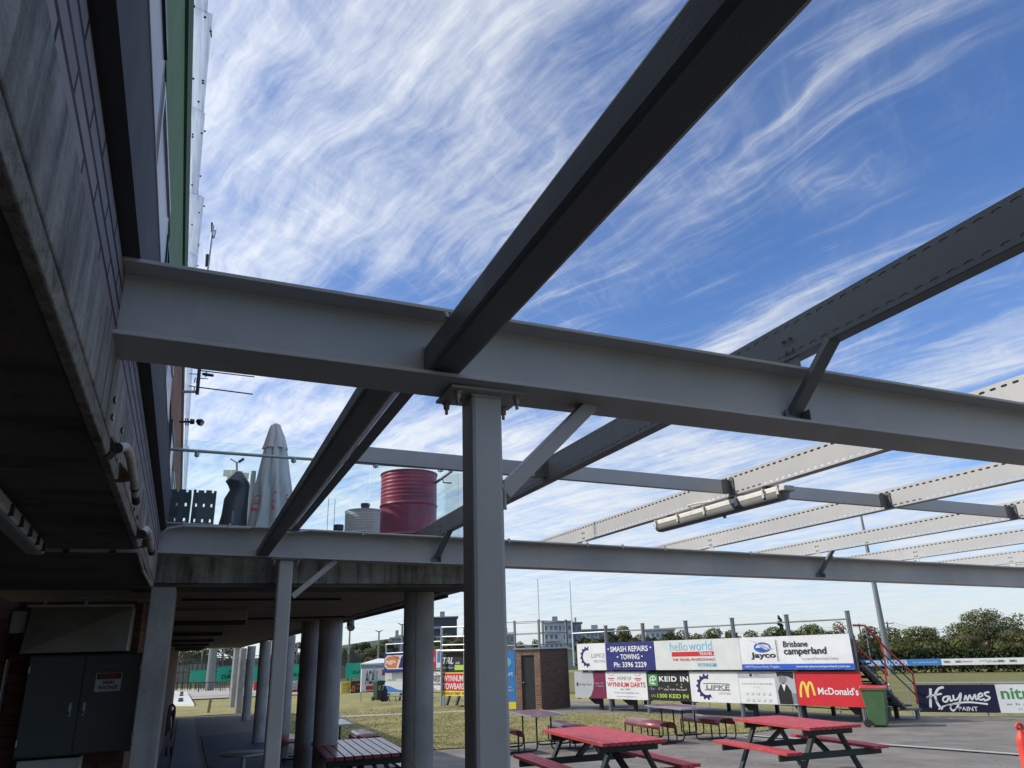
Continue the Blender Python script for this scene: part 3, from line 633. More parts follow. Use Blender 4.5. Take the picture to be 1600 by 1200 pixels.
for t in (.04, .24, .46, .70, .88, .97):
    p = L0+d_*t; c = MB(); c.box(p.x-.051, p.x-.0465, p.y-.008, p.y+.008, p.z-.018, p.z+.012); c.box(p.x-.052, p.x-.040, p.y-.005, p.y+.005, p.z+.012, p.z+.030); c.build('clip', M['offwhite'], bl)
    if t < .9: MB().obox((p.x-.0525, p.y-.022, p.z+.004), (.001, 0, 0), (0, .009, 0), (0, .006, .018)).build('clip_catch', M['black'], bl)
MB().tube([L0+d_*.36+Vector((-.02, 0, .03)), L0+d_*.34+Vector((-.05, 0, .06)), L0+d_*.42+Vector((-.055, 0, .055)), L0+d_*.50+Vector((-.03, 0, .05)), L0+d_*.56+Vector((0, 0, .06))], .006, 8).build('flex_lead', M['offwhite'], bl, smooth=True)
MB().tube([L0+d_*.56+Vector((0, 0, -.044)), L0+d_*.56+Vector((0, 0, -.058))], .010, 8).build('knob', M['bolt'], bl)
for t in (.12, .62, .86): p = L0+d_*t; MB().box(p.x-.012, p.x+.03, p.y-.012, p.y+.012, p.z+.0305, 3.041).build('hanger', M['mesh_dark'], bl)

# ------------------------------------------------------------------ GI pipe brackets on the slab edge
def pipe_bracket(label, pts, r, br):
    t = thing('pipe_bracket', label, 'pipe', pts[0], 'flaking pipes bracketed to the slab edge')
    n = len(pts); P = [Vector(p) for p in pts]
    MB().tube(P, r, 14).build('pipe', M['pipe_white'], t, smooth=True)
    MB().tube([P[0]+(P[0]-P[1]).normalized()*.012, P[0]+(P[1]-P[0])*.02], r*1.12, 14).build('end_cap', M['black'], t, smooth=True)
    MB().tube([P[-1], P[-1]+(P[-1]-P[-2]).normalized()*r*5.5], r*1.05, 14).build('rubber_sleeve', M['rubber'], t, smooth=True)
    MB().tube([P[-2]+(P[-1]-P[-2])*.5, P[-2]+(P[-1]-P[-2])*.62], r*1.1, 14).build('tape_band', M['black'], t, smooth=True)
    for q, p in br:
        q = Vector(q); p = Vector(p); m_ = MB()
        m_.add([q+Vector((0, -.012, .022)), q+Vector((0, .028, .022)), q+Vector((0, .018, -.020)), p]+[q+Vector((.004, -.012, .022)), q+Vector((.004, .028, .022)), q+Vector((.004, .018, -.020)), p+Vector((.0, .006, .006))], [(0, 1, 2, 3), (4, 7, 6, 5), (0, 4, 5, 1), (1, 5, 6, 2), (2, 6, 7, 3), (3, 7, 4, 0)])
        m_.beam(q+Vector((0, .0, -.02)), p, .012, .006); m_.build('bracket', M['rust'], t)
X_ = -.150
P = [at_x(184, 700, X_), at_x(196, 698, X_), at_x(203, 712, X_), at_x(209, 748, X_), at_x(211.5, 773, X_)]
pipe_bracket('flaking white pipe on rusty brackets, nearer of two along the concrete slab edge', P, .0085, [(at_x(171, 700, -.19), P[0]), (at_x(185, 738, -.19), P[3])])
P = [at_x(222, 834, X_), at_x(227, 827, X_), at_x(232, 832, X_), at_x(235, 852, X_), at_x(236, 858, X_)]
pipe_bracket('shorter flaking pipe on a rusty bracket by the far end of the slab edge', P, .0105, [(at_x(213, 832, -.195), P[0]), (at_x(222, 846, -.195), P[3])])
# anchor holes left in the slab edge
h_ = MB()
for px, py in ((176, 624), (172, 651), (189, 672), (213, 795), (219, 808)):
    p = at_x(px, py, WX(2.0)+.001); p.x = WX(p.y)+.001; h_.box(p.x, p.x+.004, p.y-.010, p.y+.010, p.z-.006, p.z+.004)
h_.build('anchor_stub', M['black'], club)

# ------------------------------------------------------------------ things under the soffit
sl_ = thing('batten_light', 'grey tube light batten fixed to the dark soffit at far left', 'light fitting', at_z(10, 810, 2.64))
A0, A1 = at_z(-60, 735, 2.635), at_z(56, 857, 2.635)
m_ = MB(); m_.beam(A0, A1, .06, .045); m_.build('housing', M['grey_plastic'], sl_, bevel=.012)
for t in (.35, .5, .65, .8, .93): p = A0+(A1-A0)*t; MB().cbox(p+Vector((.033, 0, -.02)), .012, .012, .03).build('clip', M['mesh_dark'], sl_)
cs = thing('ceiling_conduit', 'thin pale conduit clipped across the dark soffit to the wall edge', 'conduit', A1)
q1 = at_z(60, 859, 2.65); q2 = at_z(215, 861, 2.65)
MB().tube([q1, q1+(q2-q1)*.5, q2, (-.245, 4.05, 2.665)], .007, 8).build('conduit_run', M['grey_plastic'], cs, smooth=True)
for t in (.28, .75): p = q1+(q2-q1)*t; MB().cbox(p+Vector((0, 0, -.012)), .02, .03, .014).build('saddle_clip', M['black'], cs)

# electrical cabinet, hood and signs on the back wall
CY = 5.98
def pz(px, py, y=CY): return at_y(px, py, y)
a_, b_, c_, d2 = pz(44, 1022), pz(224, 1022), pz(22, 1184), pz(207, 1176)
x0, x1 = (a_.x+c_.x)/2, (b_.x+d2.x)/2; z1, z0 = (a_.z+b_.z)/2, (c_.z+d2.z)/2; xm = (x0+x1)/2-.012
cb = thing('electrical_cabinet', 'grey green two door electrical cabinet on the dark brick wall', 'cabinet', (x0, CY, z0))
MB().box(x0, x1, CY, 6.215, z0, z1).build('body', M['cabinet'], cb, bevel=.006)
for s, (xa, xb) in enumerate(((x0+.008, xm-.003), (xm+.003, x1-.008))):
    dr = MB().box(xa, xb, CY-.014, CY-.001, z0+.008, z1-.008).build('door', M['cabinet'], cb, bevel=.004)
    hx = xb-.045 if s == 0 else xa+.03; hz = (z0+z1)/2-.075
    MB().box(hx-.011, hx+.011, CY-.026, CY-.0145, hz, hz+.085).build('handle', M['galv'], dr, bevel=.008)
    MB().box(hx-.005, hx+.005, CY-.030, CY-.0262, hz+.012, hz+.03).build('lock', M['black'], dr)
    for hz2 in (z0+.07, z1-.11):
        ex = xa+.004 if s == 0 else xb-.004; MB().tube([(ex, CY-.018, hz2), (ex, CY-.018, hz2+.04)], .006, 8).build('hinge', M['galv'], dr)
nt = pz(173, 1041); MB().box(nt.x-.04, nt.x+.04, CY-.018, CY-.0145, nt.z-.01, nt.z+.008).build('maker_plate', SG['teal'], cb)
p0, p1 = pz(50, 952), pz(210, 946); q0 = pz(42, 1018); q1_ = pz(203, 1019); zt_ = (p0.z+p1.z)/2
hd = thing('metal_hood', 'brushed metal cover box above the electrical cabinet', 'cover', (p0.x, CY, z1))
m_ = MB(); ya, yb_ = 5.93, 6.215; zb_ = z1+.012
vs = [(p0.x-.02, ya, zb_), (p1.x-.01, ya, zb_), (p1.x, yb_, zb_), (p0.x-.02, yb_, zb_), (p0.x, ya+.03, zt_), (p1.x, ya+.01, zt_), (p1.x, yb_, zt_), (p0.x, yb_, zt_)]
m_.add(vs, [(0, 3, 2, 1), (4, 5, 6, 7), (0, 1, 5, 4), (1, 2, 6, 5), (2, 3, 7, 6), (3, 0, 4, 7)]); m_.build('cover', M['hood'], hd, bevel=.003)
MB().box(p0.x-.02, p1.x+.004, ya-.004, ya+.026, zt_, zt_+.014).build('top_rail', M['galv'], hd)
MB().box(p0.x-.115, p0.x-.022, 6.0, 6.215, zt_-.16, zt_-.02).build('junction_box', M['grey_plastic'], hd, bevel=.006)
wp = thing('wall_conduits', 'two bent pale conduits on the brick above the metal hood', 'conduit', (p0.x, 6.18, zt_))
for px0, px1 in ((70, 135), (134, 236)):
    a = at_y(px0, 948, 6.18); b = at_y(px0+12, 933, 6.18); c = at_y(px1, 933+(px1-px0)*.04, 6.18)
    MB().tube([a, a+Vector((0, 0, .03)), b+Vector((-.02, 0, -.006)), b+Vector((.02, 0, 0)), c], .010, 10).build('conduit_run', M['grey_plastic'], wp, smooth=True)
lb = thing('white_wall_box', 'pale box on the brick wall under the electrical cabinet', 'box', (x0, 6.0, z0-.3))
MB().box(x0+.02, x0+.375, 6.05, 6.215, z0-.34, z0-.02).build('box', M['offwhite'], lb, bevel=.005)

# ------------------------------------------------------------------ lettering
def text_mb(txt, shear=0.0, bold=0.0, spacing=1.0):
    cu = bpy.data.curves.new('t', 'FONT'); cu.body = txt; cu.shear = shear; cu.offset = bold; cu.space_character = spacing; cu.resolution_u = 3
    ob = bpy.data.objects.new('t', cu); COL.objects.link(ob); dg = bpy.context.evaluated_depsgraph_get()
    me = bpy.data.meshes.new_from_object(ob.evaluated_get(dg)); vs = [tuple(v.co) for v in me.vertices]; fs = [tuple(p.vertices) for p in me.polygons]
    bpy.data.objects.remove(ob); bpy.data.curves.remove(cu); bpy.data.meshes.remove(me)
    xs = [v_[0] for v_ in vs]; ys = [v_[1] for v_ in vs]
    return vs, fs, min(xs), max(xs), min(ys), max(ys)
class Board:
    """flat sign: origin bottom-left seen from its front, u along its width, v up, nrm towards the viewer"""
    def __init__(s, o, u, v, parent): s.o = Vector(o); s.W = Vector(u).length; s.H = Vector(v).length; s.u = Vector(u).normalized(); s.v = Vector(v).normalized(); s.n = s.u.cross(s.v).normalized(); s.par = parent; s.k = 0
    def P(s, x, y, lift): return s.o+s.u*(x*s.W)+s.v*(y*s.H)+s.n*lift
    def lift(s): s.k += 1; return .004+.0016*s.k
    def text(s, txt, x0, x1, y0, y1, col, name='lettering', shear=0, bold=.0, spacing=1.0):
        vs, fs, a, b, c, d = text_mb(txt, shear, bold, spacing); L = s.lift(); m_ = MB()
        m_.add([s.P(x0+(x1-x0)*(q[0]-a)/(b-a), y0+(y1-y0)*(q[1]-c)/(d-c), L) for q in vs], fs); return m_.build(name, SG[col] if isinstance(col, str) else col, s.par)
    def poly(s, pts, col, name='panel_print', lift=None):
        L = lift or s.lift(); m_ = MB(); n = len(pts); ar = sum(pts[i][0]*pts[(i+1) % n][1]-pts[(i+1) % n][0]*pts[i][1] for i in range(n))
        if ar < 0: pts = pts[::-1]
        m_.add([s.P(x, y, L) for x, y in pts], [tuple(range(n))]); return m_.build(name, SG[col] if isinstance(col, str) else col, s.par)
    def rect(s, x0, x1, y0, y1, col, name='panel_print'): return s.poly([(x0, y0), (x1, y0), (x1, y1), (x0, y1)], col, name)
    def stroke(s, pts, wd, col, name='emblem', aspect=True, taper=None):  # wd in fractions of H
        L = s.lift(); m_ = MB(); n = len(pts); P_ = [Vector((x*s.W, y*s.H)) for x, y in pts]
        for i, p in enumerate(P_):
            t = (P_[min(i+1, n-1)]-P_[max(i-1, 0)]).normalized(); nn_ = Vector((-t.y, t.x))*wd*s.H/2*(taper[i] if taper else 1)
            for q in (p-nn_, p+nn_): m_.v.append(tuple(s.o+s.u*q.x+s.v*q.y+s.n*L))
        for i in range(n-1): m_.f.append((2*i, 2*i+2, 2*i+3, 2*i+1)); m_.m.append(0)
        return m_.build(name, SG[col], s.par)
    def gear(s, cx, cy, r, col, inner, a0=60, a1=300, teeth=9):
        pts = []; ro = r; asp = s.H/s.W
        N = teeth*4
        for i in range(N+1):
            an = radians(a0+(a1-a0)*i/N); rad = ro if (i//2) % 2 == 0 else ro*.84; pts.append((cx+rad*cos(an)*asp, cy+rad*sin(an)))
        for i in range(N, -1, -1):
            an = radians(a0+(a1-a0)*i/N); pts.append((cx+.62*r*cos(an)*asp, cy+.62*r*sin(an)))
        L = s.lift(); m_ = MB(); n = N+1
        for i in range(N): m_.add([s.P(*pts[i], L), s.P(*pts[i+1], L), s.P(*pts[2*n-2-i], L), s.P(*pts[2*n-1-i], L)], [(0, 1, 2, 3)])
        m_.build('emblem', SG[col], s.par)
        s.stroke([(cx+.70*r*cos(radians(a))*asp, cy+.70*r*sin(radians(a))) for a in range(a0-5, a1+5, 12)], r*.07, inner)
def spline(pts, n=8):
    out = []; P_ = [pts[0]]+list(pts)+[pts[-1]]
    for i in range(1, len(P_)-2):
        p0, p1, p2, p3 = P_[i-1:i+3]
        for k in range(n):
            t = k/n; out.append(tuple(.5*((2*p1[j])+(-p0[j]+p2[j])*t+(2*p0[j]-5*p1[j]+4*p2[j]-p3[j])*t*t+(-p0[j]+3*p1[j]-3*p2[j]+p3[j])*t**3) for j in (0, 1)))
    out.append(tuple(pts[-1][:2])); return out

hv = thing('warning_sign', 'white danger sign with black and red header on the cabinet door', 'sign', (0, CY, 2))
A, B_, C_ = pz(147, 1081, CY-.015), pz(187.5, 1081, CY-.015), pz(151, 1052, CY-.015)
sx0 = (A.x+C_.x)/2; wd = B_.x-A.x; hv.location = (sx0, CY-.015, A.z); hv['_o'] = (sx0, CY-.015, A.z)
MB().box(sx0, sx0+wd, CY-.0175, CY-.0145, A.z, C_.z).build('plate', SG['white'], hv)
b = Board((sx0, CY-.0175, A.z), (wd, 0, 0), (0, 0, C_.z-A.z), hv); b.k = -2
b.rect(.03, .97, .66, .97, 'black', 'header'); b.poly([(.5+.42*cos(t*pi/12), .815+.11*sin(t*pi/12)) for t in range(24)], 'red', 'header_oval')
b.text('DANGER', .2, .8, .765, .865, 'black'); b.text('HIGH', .3, .72, .40, .58, 'black', bold=.035); b.text('VOLTAGE', .12, .88, .12, .31, 'black', bold=.035)
# notice boards on the side wall
ns = thing('notice_poster', 'tall pale notice poster with dark blocks on the side brick wall', 'poster', (-1.115, 4.5, 1.2))
pa, pb = at_x(11, 1032, -1.115), at_x(25, 1029, -1.115)
y0_, y1_ = pa.y, pb.y; ztop = (pa.z+pb.z)/2
MB().box(-1.1195, -1.112, y0_, y1_, ztop-1.15, ztop).build('sheet', SG['white'], ns)
b = Board((-1.112, y0_, ztop-1.15), (0, y1_-y0_, 0), (0, 0, 1.15), ns); b.k = -2
for i, y in enumerate((.88, .80, .72, .64, .57, .50)): b.rect(.22, .85, y-.045, y, 'midgrey', 'text_block')
b.rect(.2, .8, .36, .40, 'red', 'mark'); b.rect(.2, .8, .22, .29, 'sky', 'mark')

def onpl(px, py, P0, d):                       # pixel -> point on the vertical plane through P0 with horizontal direction d
    r = ray(px, py); n = Vector((-d[1], d[0], 0)); t = (Vector(P0)-CAM).dot(n)/r.dot(n); return CAM+r*t

# ------------------------------------------------------------------ terrace balustrade and the things on the terrace
TF = 2.925
bal = thing('glass_balustrade', 'frameless glass balustrade with a round metal handrail along the terrace edge', 'balustrade', (0, 5.42, TF))
for xa, xb in ((-.24, .42), (.43, 1.11), (1.12, 1.81)):
    MB().box(xa, xb, 5.410, 5.420, TF+.005, 3.685).build('glass_panel', M['glass'], bal)
for ya, yb in ((5.43, 6.9), (6.91, 8.4), (8.41, 9.9), (9.91, 11.4)):
    MB().box(1.862, 1.872, ya, yb, TF+.005, 3.685).build('glass_panel', M['glass'], bal)
MB().tube([(-.262, 5.465, 3.628), (1.74, 5.465, 3.610), (1.785, 5.51, 3.606), (1.785, 11.3, 3.606)], .0115, 12).build('handrail', M['galv'], bal, smooth=True)
for x in (-.10, .55, 1.15, 1.66):
    MB().tube([(x, 5.465, 3.615), (x, 5.462, 3.590), (x+.012, 5.445, 3.580), (x+.012, 5.421, 3.592)], .0055, 8).build('rail_bracket', M['galv'], bal, smooth=True)
    MB().lathe((x+.012, 5.421, 3.578), [(.015, 0), (.015, .028)], 14).build('rail_clamp', M['galv'], bal)
for y in (5.75, 7.3, 8.8):
    MB().tube([(1.785, y, 3.60), (1.79, y, 3.565), (1.86, y, 3.565)], .0055, 8).build('rail_bracket', M['black'], bal, smooth=True)
MB().box(1.855, 1.88, 5.405, 5.425, TF, 3.685).build('corner_post', M['mesh_dark'], bal)

def drum(name, label, c, r, h, m, cap=None):
    t = thing(name, label, 'drum', c, 'steel drums on the terrace')
    pr_ = [(r*.97, 0), (r, .008)]
    for i in range(1, 160):
        z = h*i/160; b = 0
        for zc in (.31, .64): b += .026*math.exp(-((z/h-zc)/.011)**2)
        if z/h > .70: b += .0042*sin((z/h-.70)*150)
        if z/h < .28: b += .003*sin(z/h*150)
        pr_.append((r*(1+b*1.2), z))
    pr_ += [(r*1.025, h-.010), (r*1.03, h), (r*.985, h), (r*.975, h-.014)]
    MB().lathe(c, pr_, 48).build('body', m, t, smooth=True)
    MB().lathe((c[0], c[1], c[2]+h-.02), [(r*.97, 0), (r*.97, .004)], 40).build('lid', m, t)
    return t
a, b = at_y(600, 742, 6.0), at_y(685, 742, 6.0)
drum('steel_drum', 'tall glossy dark red steel drum standing on the terrace edge', ((a.x+b.x)/2, 6.08, TF), (b.x-a.x)/2, a.z-TF+.03, M['drum_red'])
a, b = at_y(541, 797, 6.7), at_y(603, 797, 6.7)
wd = drum('steel_drum', 'shorter pale grey steel drum behind the red drum', ((a.x+b.x)/2+.02, 6.85, TF), (b.x-a.x)/2, a.z-TF+.02, M['drum_white'])
jr = thing('black_jar', 'small dark pot standing on the pale grey drum', 'pot', ((a.x+b.x)/2+.01, 6.8, a.z+.02))
MB().lathe(((a.x+b.x)/2+.01, 6.80, a.z+.018), [(.034, 0), (.037, .035), (.042, .042), (.042, .066), (.03, .066)], 20).build('pot', M['black'], jr, smooth=True)
p = at_y(529, 824, 6.5); jr2 = thing('black_jar', 'small dark pot low on the terrace left of the pale grey drum', 'pot', (p.x, 6.5, TF))
MB().lathe((p.x, 6.5, TF), [(.035, 0), (.035, p.z-TF-.03), (.044, p.z-TF-.02), (.044, p.z-TF+.02)], 20).build('pot', M['black'], jr2, smooth=True)

# folded umbrella
UY = 6.25; ub = at_y(430, 822, UY)
um = thing('folded_umbrella', 'tall folded off white patio umbrella with red script on the terrace', 'umbrella', (ub.x, UY, TF))
def lobed(rows, n=96, lobes=8, amp=.16, ph=0):
    m_ = MB(); r2 = []
    for j in range(len(rows)-1):
        for s_ in range(4): r2.append(tuple(rows[j][q_]+(rows[j+1][q_]-rows[j][q_])*s_/4 for q_ in range(3)))
    r2.append(rows[-1]); rows = r2
    for j, (cx, r, z) in enumerate(rows):
        for k in range(n):
            an = 2*pi*k/n; nz_ = noise.noise(Vector((cos(an)*2.2, sin(an)*2.2, z*3.2+lobes))); n2z = noise.noise(Vector((cos(an)*6, sin(an)*6, z*5))); q = r*(1-amp+amp*abs(cos(lobes*(an+.22*nz_+.10*sin(z*5))/2+ph))**.8*1.6-amp*.4+.10*nz_+.045*n2z); m_.v.append((cx+q*cos(an), UY+q*sin(an)*.9, z))
    for j in range(len(rows)-1):
        for k in range(n): m_.f.append((j*n+k, j*n+(k+1) % n, (j+1)*n+(k+1) % n, (j+1)*n+k)); m_.m.append(0)
    return m_
rows = []
for py, xl, xr in ((836, 382, 466), (818, 387, 462), (800, 391, 459), (780, 395, 456), (760, 399, 454), (740, 404, 452), (720, 409, 450), (700, 413, 448), (690, 415, 447)):
    a, b = at_y(xl, py, UY), at_y(xr, py, UY); rows.append(((a.x+b.x)/2, (b.x-a.x)/2, (a.z+b.z)/2))
lobed(rows, amp=.22).build('canopy', M['canvas'], um, smooth=True)
rows2 = []
for py, xl, xr in ((702, 410, 450), (694, 413, 448), (682, 417, 445), (670, 421, 440), (664, 424, 438), (662, 428, 434)):
    a, b = at_y(xl, py, UY), at_y(xr, py, UY); rows2.append(((a.x+b.x)/2, (b.x-a.x)/2, (a.z+b.z)/2))
lobed(rows2, lobes=6, amp=.18, ph=.4).build('top_vent', M['canvas'], um, smooth=True)
MB().tube([(ub.x, UY, TF), (ub.x, UY, rows[-1][2])], .016, 10).build('pole', M['galv'], um)
MB().lathe((ub.x, UY, TF), [(.16, 0), (.16, .03), (.04, .05), (.03, .12)], 24).build('base', M['mesh_dark'], um)
def decal(txt, x0, x1, y0, y1, yp, shear=.3):
    a, b, c = at_y(x0, y1, yp), at_y(x1, y1, yp), at_y(x0, y0, yp)
    bd = Board(a, (b.x-a.x, 0, 0), (0, 0, c.z-a.z), um); bd.k = -2.5
    return bd.text(txt, 0, 1, 0, 1, 'red', 'printed_script', shear=shear)
decal('ca', 396.5, 408, 773, 784, UY-.185); decal('C', 425, 431, 767, 785, UY-.17); decal('o', 445.5, 450, 772, 782, UY-.145)
for x0, x1, y0, y1, yp in ((391, 404, 794, 798, UY-.20), (424.5, 428.5, 789, 796, UY-.19), (396, 405, 786, 787.5, UY-.19)):
    a, b = at_y(x0, y1, yp), at_y(x1, y0, yp); MB().box(a.x, b.x, yp-.001, yp+.001, a.z, b.z).build('printed_band', SG['red'], um)

# covered patio heater
HY = 6.3
hc = thing('covered_heater', 'patio heater under a black vinyl cover beside the folded umbrella', 'patio heater', (at_y(366, 820, HY).x, HY, TF))
m_ = MB(); n = 28; rows = ((836, 335, 385), (819, 341, 386), (803, 346, 387), (780, 350, 389), (766, 359, 390.5), (759, 356, 391.5), (752, 352, 390), (745, 360, 384), (738, 368, 378), (736.5, 371, 375))
for j, (py, xl, xr) in enumerate(rows):
    a, b = at_y(xl, py, HY), at_y(xr, py, HY); c = (a.x+b.x)/2; r = (b.x-a.x)/2
    for k in range(n):
        an = 2*pi*k/n; f_ = 1+.05*sin(3*an+j)+.03*sin(7*an+j*2) if abs(cos(an)) < .9 else 1; m_.v.append((c+r*f_*cos(an), HY+r*.85*f_*sin(an), a.z+.006*sin(5*an+j)*(j < 9)))
for j in range(len(rows)-1):
    for k in range(n): m_.f.append((j*n+k, j*n+(k+1) % n, (j+1)*n+(k+1) % n, (j+1)*n+k)); m_.m.append(0)
m_.f.append(tuple(range((len(rows)-1)*n, len(rows)*n))); m_.m.append(0); m_.build('cover', M['cover'], hc, smooth=True)
a, b = at_y(361, 818, HY-.17), at_y(366, 798, HY-.17); MB().box(a.x, b.x, HY-.171, HY-.168, a.z, b.z).build('care_label', SG['midgrey'], hc)
MB().lathe((at_y(366, 820, HY).x, HY, TF), [(.12, 0), (.12, .04)], 20).build('base', M['black'], hc)

# black slotted plastic crates behind the glass
def crate(label, x0, x1, ztop, yy):
    t = thing('plastic_crate', label, 'crate', ((x0+x1)/2, yy, TF), 'black slotted crates on the terrace')
    m_ = MB(); W_ = x1-x0; cols = 3; rows = 3; bw = W_/(cols*2+1); H = ztop-TF
    hw = bw*.55; st_ = []
    xs = [x0]+sum([[x0+W_*(i+.5)/cols-hw/2-.0, x0+W_*(i+.5)/cols+hw/2] for i in range(cols)], [])+[x1]
    zs = [TF]; 
    for i in range(4): zc = TF+H*(.16+.21*i); zs += [zc-.013, zc+.013]
    zs.append(ztop-.02)
    for i in range(0, len(xs)-1, 2): m_.box(xs[i], xs[i+1], yy-.012, yy+.012, TF, ztop-(.0 if i % 4 == 0 else .003))
    for i in range(0, len(zs)-1, 2):
        for j in range(1, len(xs)-2, 2): m_.box(xs[j], xs[j+1], yy-.011, yy+.011, zs[i], zs[i+1])
    m_.box(x0, x0+.02, yy+.0125, yy+.26, TF, ztop-.004); m_.box(x1-.02, x1, yy+.0125, yy+.26, TF, ztop-.004)
    m_.build('slotted_box', M['cover'], t, bevel=.002)
crate('black slotted plastic crate nearest the wall, left one of two', at_y(255, 790, 6.0).x, at_y(297, 790, 6.0).x, at_y(290, 765, 6.0).z, 6.0)
crate('black slotted plastic crate beside the covered heater, right one of two', at_y(300, 790, 6.1).x, at_y(336.5, 790, 6.1).x, at_y(320, 766, 6.1).z, 6.1)

# aerials and the small spotlight on the wall above the terrace
AY = 6.4
def arod(px0, py0, px1, py1, r, y=AY): return [at_y(px0, py0, y), at_y(px1, py1, y)], r
an_ = thing('tv_aerial', 'dark television aerial with two long rods on the wall above the terrace', 'aerial', at_y(310, 600, AY))
m_ = MB(); pts, r = arod(312.5, 566, 308, 616, .018); m_.beam(pts[0], pts[1], .028, .028, (0, 1, 0)); m_.build('boom', M['mesh_dark'], an_)
for x0, y0, x1, y1, r in ((313, 579, 398, 589, .0050), (310, 605, 395, 616, .0058), (313, 591, 325, 592, .004), (296, 584, 312, 585, .004), (295, 603, 310, 605, .004), (300, 575, 313, 577, .004)):
    MB().tube([at_y(x0, y0, AY), at_y(x1, y1, AY)], r, 8).build('rod', M['mesh_dark'], an_)
MB().tube([at_y(316, 584, AY), at_y(321, 585, AY), at_y(334, 587, AY)], [.010, .014, .011], 10).build('balun', M['mesh_dark'], an_)
for x, y in ((321.5, 589), (307, 598), (304, 598), (306, 612), (303, 612)): q = at_y(x, y, AY); MB().cbox(q, .008, .006, .045).build('clamp', M['mesh_dark'], an_)
MB().tube([at_y(285, 612, AY), at_y(309, 612, AY)], .012, 8).build('wall_arm', M['galv'], an_)
a2 = thing('mast_bracket', 'thin grey mast sticking up beyond the roof sheets at the eaves', 'mast', at_y(324, 425, AY))
_q = at_y(323, 432, AY); MB().tube([Vector((_q.x-.06, AY, 4.63)), Vector((_q.x-.02, AY, 4.72)), _q, at_y(333, 352, AY)], .010, 8).build('mast', M['galv'], a2); MB().tube([at_y(329, 362, AY), at_y(337, 360, AY), at_y(334, 372, AY)], .008, 8).build('arm', M['galv'], a2)
MB().tube([at_y(331, 348, AY), at_y(331.5, 372, AY)], .009, 8).build('clamp_bar', M['mesh_dark'], a2); MB().tube([at_y(324, 398, AY), at_y(323, 416, AY)], .015, 8).build('clamp', M['mesh_dark'], a2)
sp_ = thing('spotlight', 'small black spotlight on an arm sticking out of the wall', 'spotlight', at_y(290, 659, AY))
MB().tube([at_y(280, 659, AY), at_y(304, 659, AY)], .010, 8).build('arm', M['mesh_dark'], sp_)
for x in (290, 293.5): MB().tube([at_y(x, 653.5, AY), at_y(x+.5, 665, AY)], .006, 8).build('fin', M['galv'], sp_)
MB().tube([at_y(297, 658.5, AY), at_y(304, 659, AY)], [.024, .020], 14).build('body', M['black'], sp_, smooth=True)
q = at_y(312.5, 659.5, AY); MB().tube([q+Vector((-.028, 0, .012)), q+Vector((.0, 0, .0)), q+Vector((.016, -.01, -.012))], [.013, .030, .026], 16).build('head', M['black'], sp_, smooth=True)
MB().tube([q+Vector((.012, -.008, -.009)), q+Vector((.018, -.012, -.014))], .020, 16).build('lens', M['galv'], sp_)

# ------------------------------------------------------------------ yard furniture
def picnic(label, x, y, rz, top, dark, seatm=None, L=2.0, W=.88, H=.75):
    z = tz(x, y)+.03; t = thing('picnic_table', label, 'picnic table', (x, y, z), 'timber A frame picnic tables'); R = Matrix.Rotation(rz, 3, 'Z')
    def T(v_): return Vector((x, y, z))+R@Vector(v_)
    def bx(m_, x0, x1, y0, y1, z0, z1): m_.obox(T((x0, y0, z0)), R@Vector((x1-x0, 0, 0)), R@Vector((0, y1-y0, 0)), (0, 0, z1-z0))
    n = 9; m_ = MB(); pw = W/n; bt_ = MB()
    rn = random.Random(int(x*10))
    for i in range(n): bx(m_, -W/2+i*pw+.0065, -W/2+(i+1)*pw-.0065, -L/2+rn.uniform(-.006, .006), L/2+rn.uniform(-.006, .006), H-.042, H)
    m_.build('table_top', top, t, bevel=.004)
    for i in range(n):
        for yy in (-L/2+.20, L/2-.20):
            q = T((-W/2+(i+.5)*pw, yy, H)); bt_.tube([q, q+Vector((0, 0, .003))], .009, 8)
    bt_.build('bolt_heads', M['galv'], t)
    for s in (-1, 1):
        m_ = MB(); c = s*.76
        for i in range(3): bx(m_, c-.135+i*.091, c-.135+i*.091+.083, -L/2, L/2, .405, .445)
        m_.build('seat', seatm or top, t, bevel=.004)
    for yy in (-L/2+.24, L/2-.24):
        for s in (-1, 1):
            m_ = MB(); m_.beam(T((s*.20, yy, H-.05)), T((s*.58, yy, .0)), .045, .09, R@Vector((0, 1, 0))); m_.build('leg', M['green_timber'], t, bevel=.004)
        m_ = MB(); bx(m_, -W/2+.03, W/2-.03, yy-.068, yy-.024, H-.13, H-.043); bx(m_, -.90, .90, yy-.068, yy-.024, .315, .404); m_.build('cross_rail', M['green_timber'], t, bevel=.012)
        m_ = MB(); m_.beam(T((0, yy, .37)), T((0, yy*.25, H-.05)), .045, .08, R@Vector((1, 0, 0))); m_.build('brace', M['green_timber'], t, bevel=.004)
    m_ = MB(); bx(m_, -W/2+.03, W/2-.03, -.04, .04, H-.10, H-.043); m_.build('batten', M['green_timber'], t)
    return t
picnic('sunlit red picnic table nearest the pergola post, in front of the brick hut', 5.26, 9.80, radians(-4), M['red_top'], False, L=2.1)
picnic('sunlit red picnic table on the asphalt in front of the bright red sign board', 8.93, 10.18, radians(-5), M['red_top'], False, L=1.95, W=.93)
picnic('glossy red picnic table, colour darkened for shade, beside the round columns', 2.06, 10.25, radians(-3), M['red_dark'], True, L=1.85, W=.95)

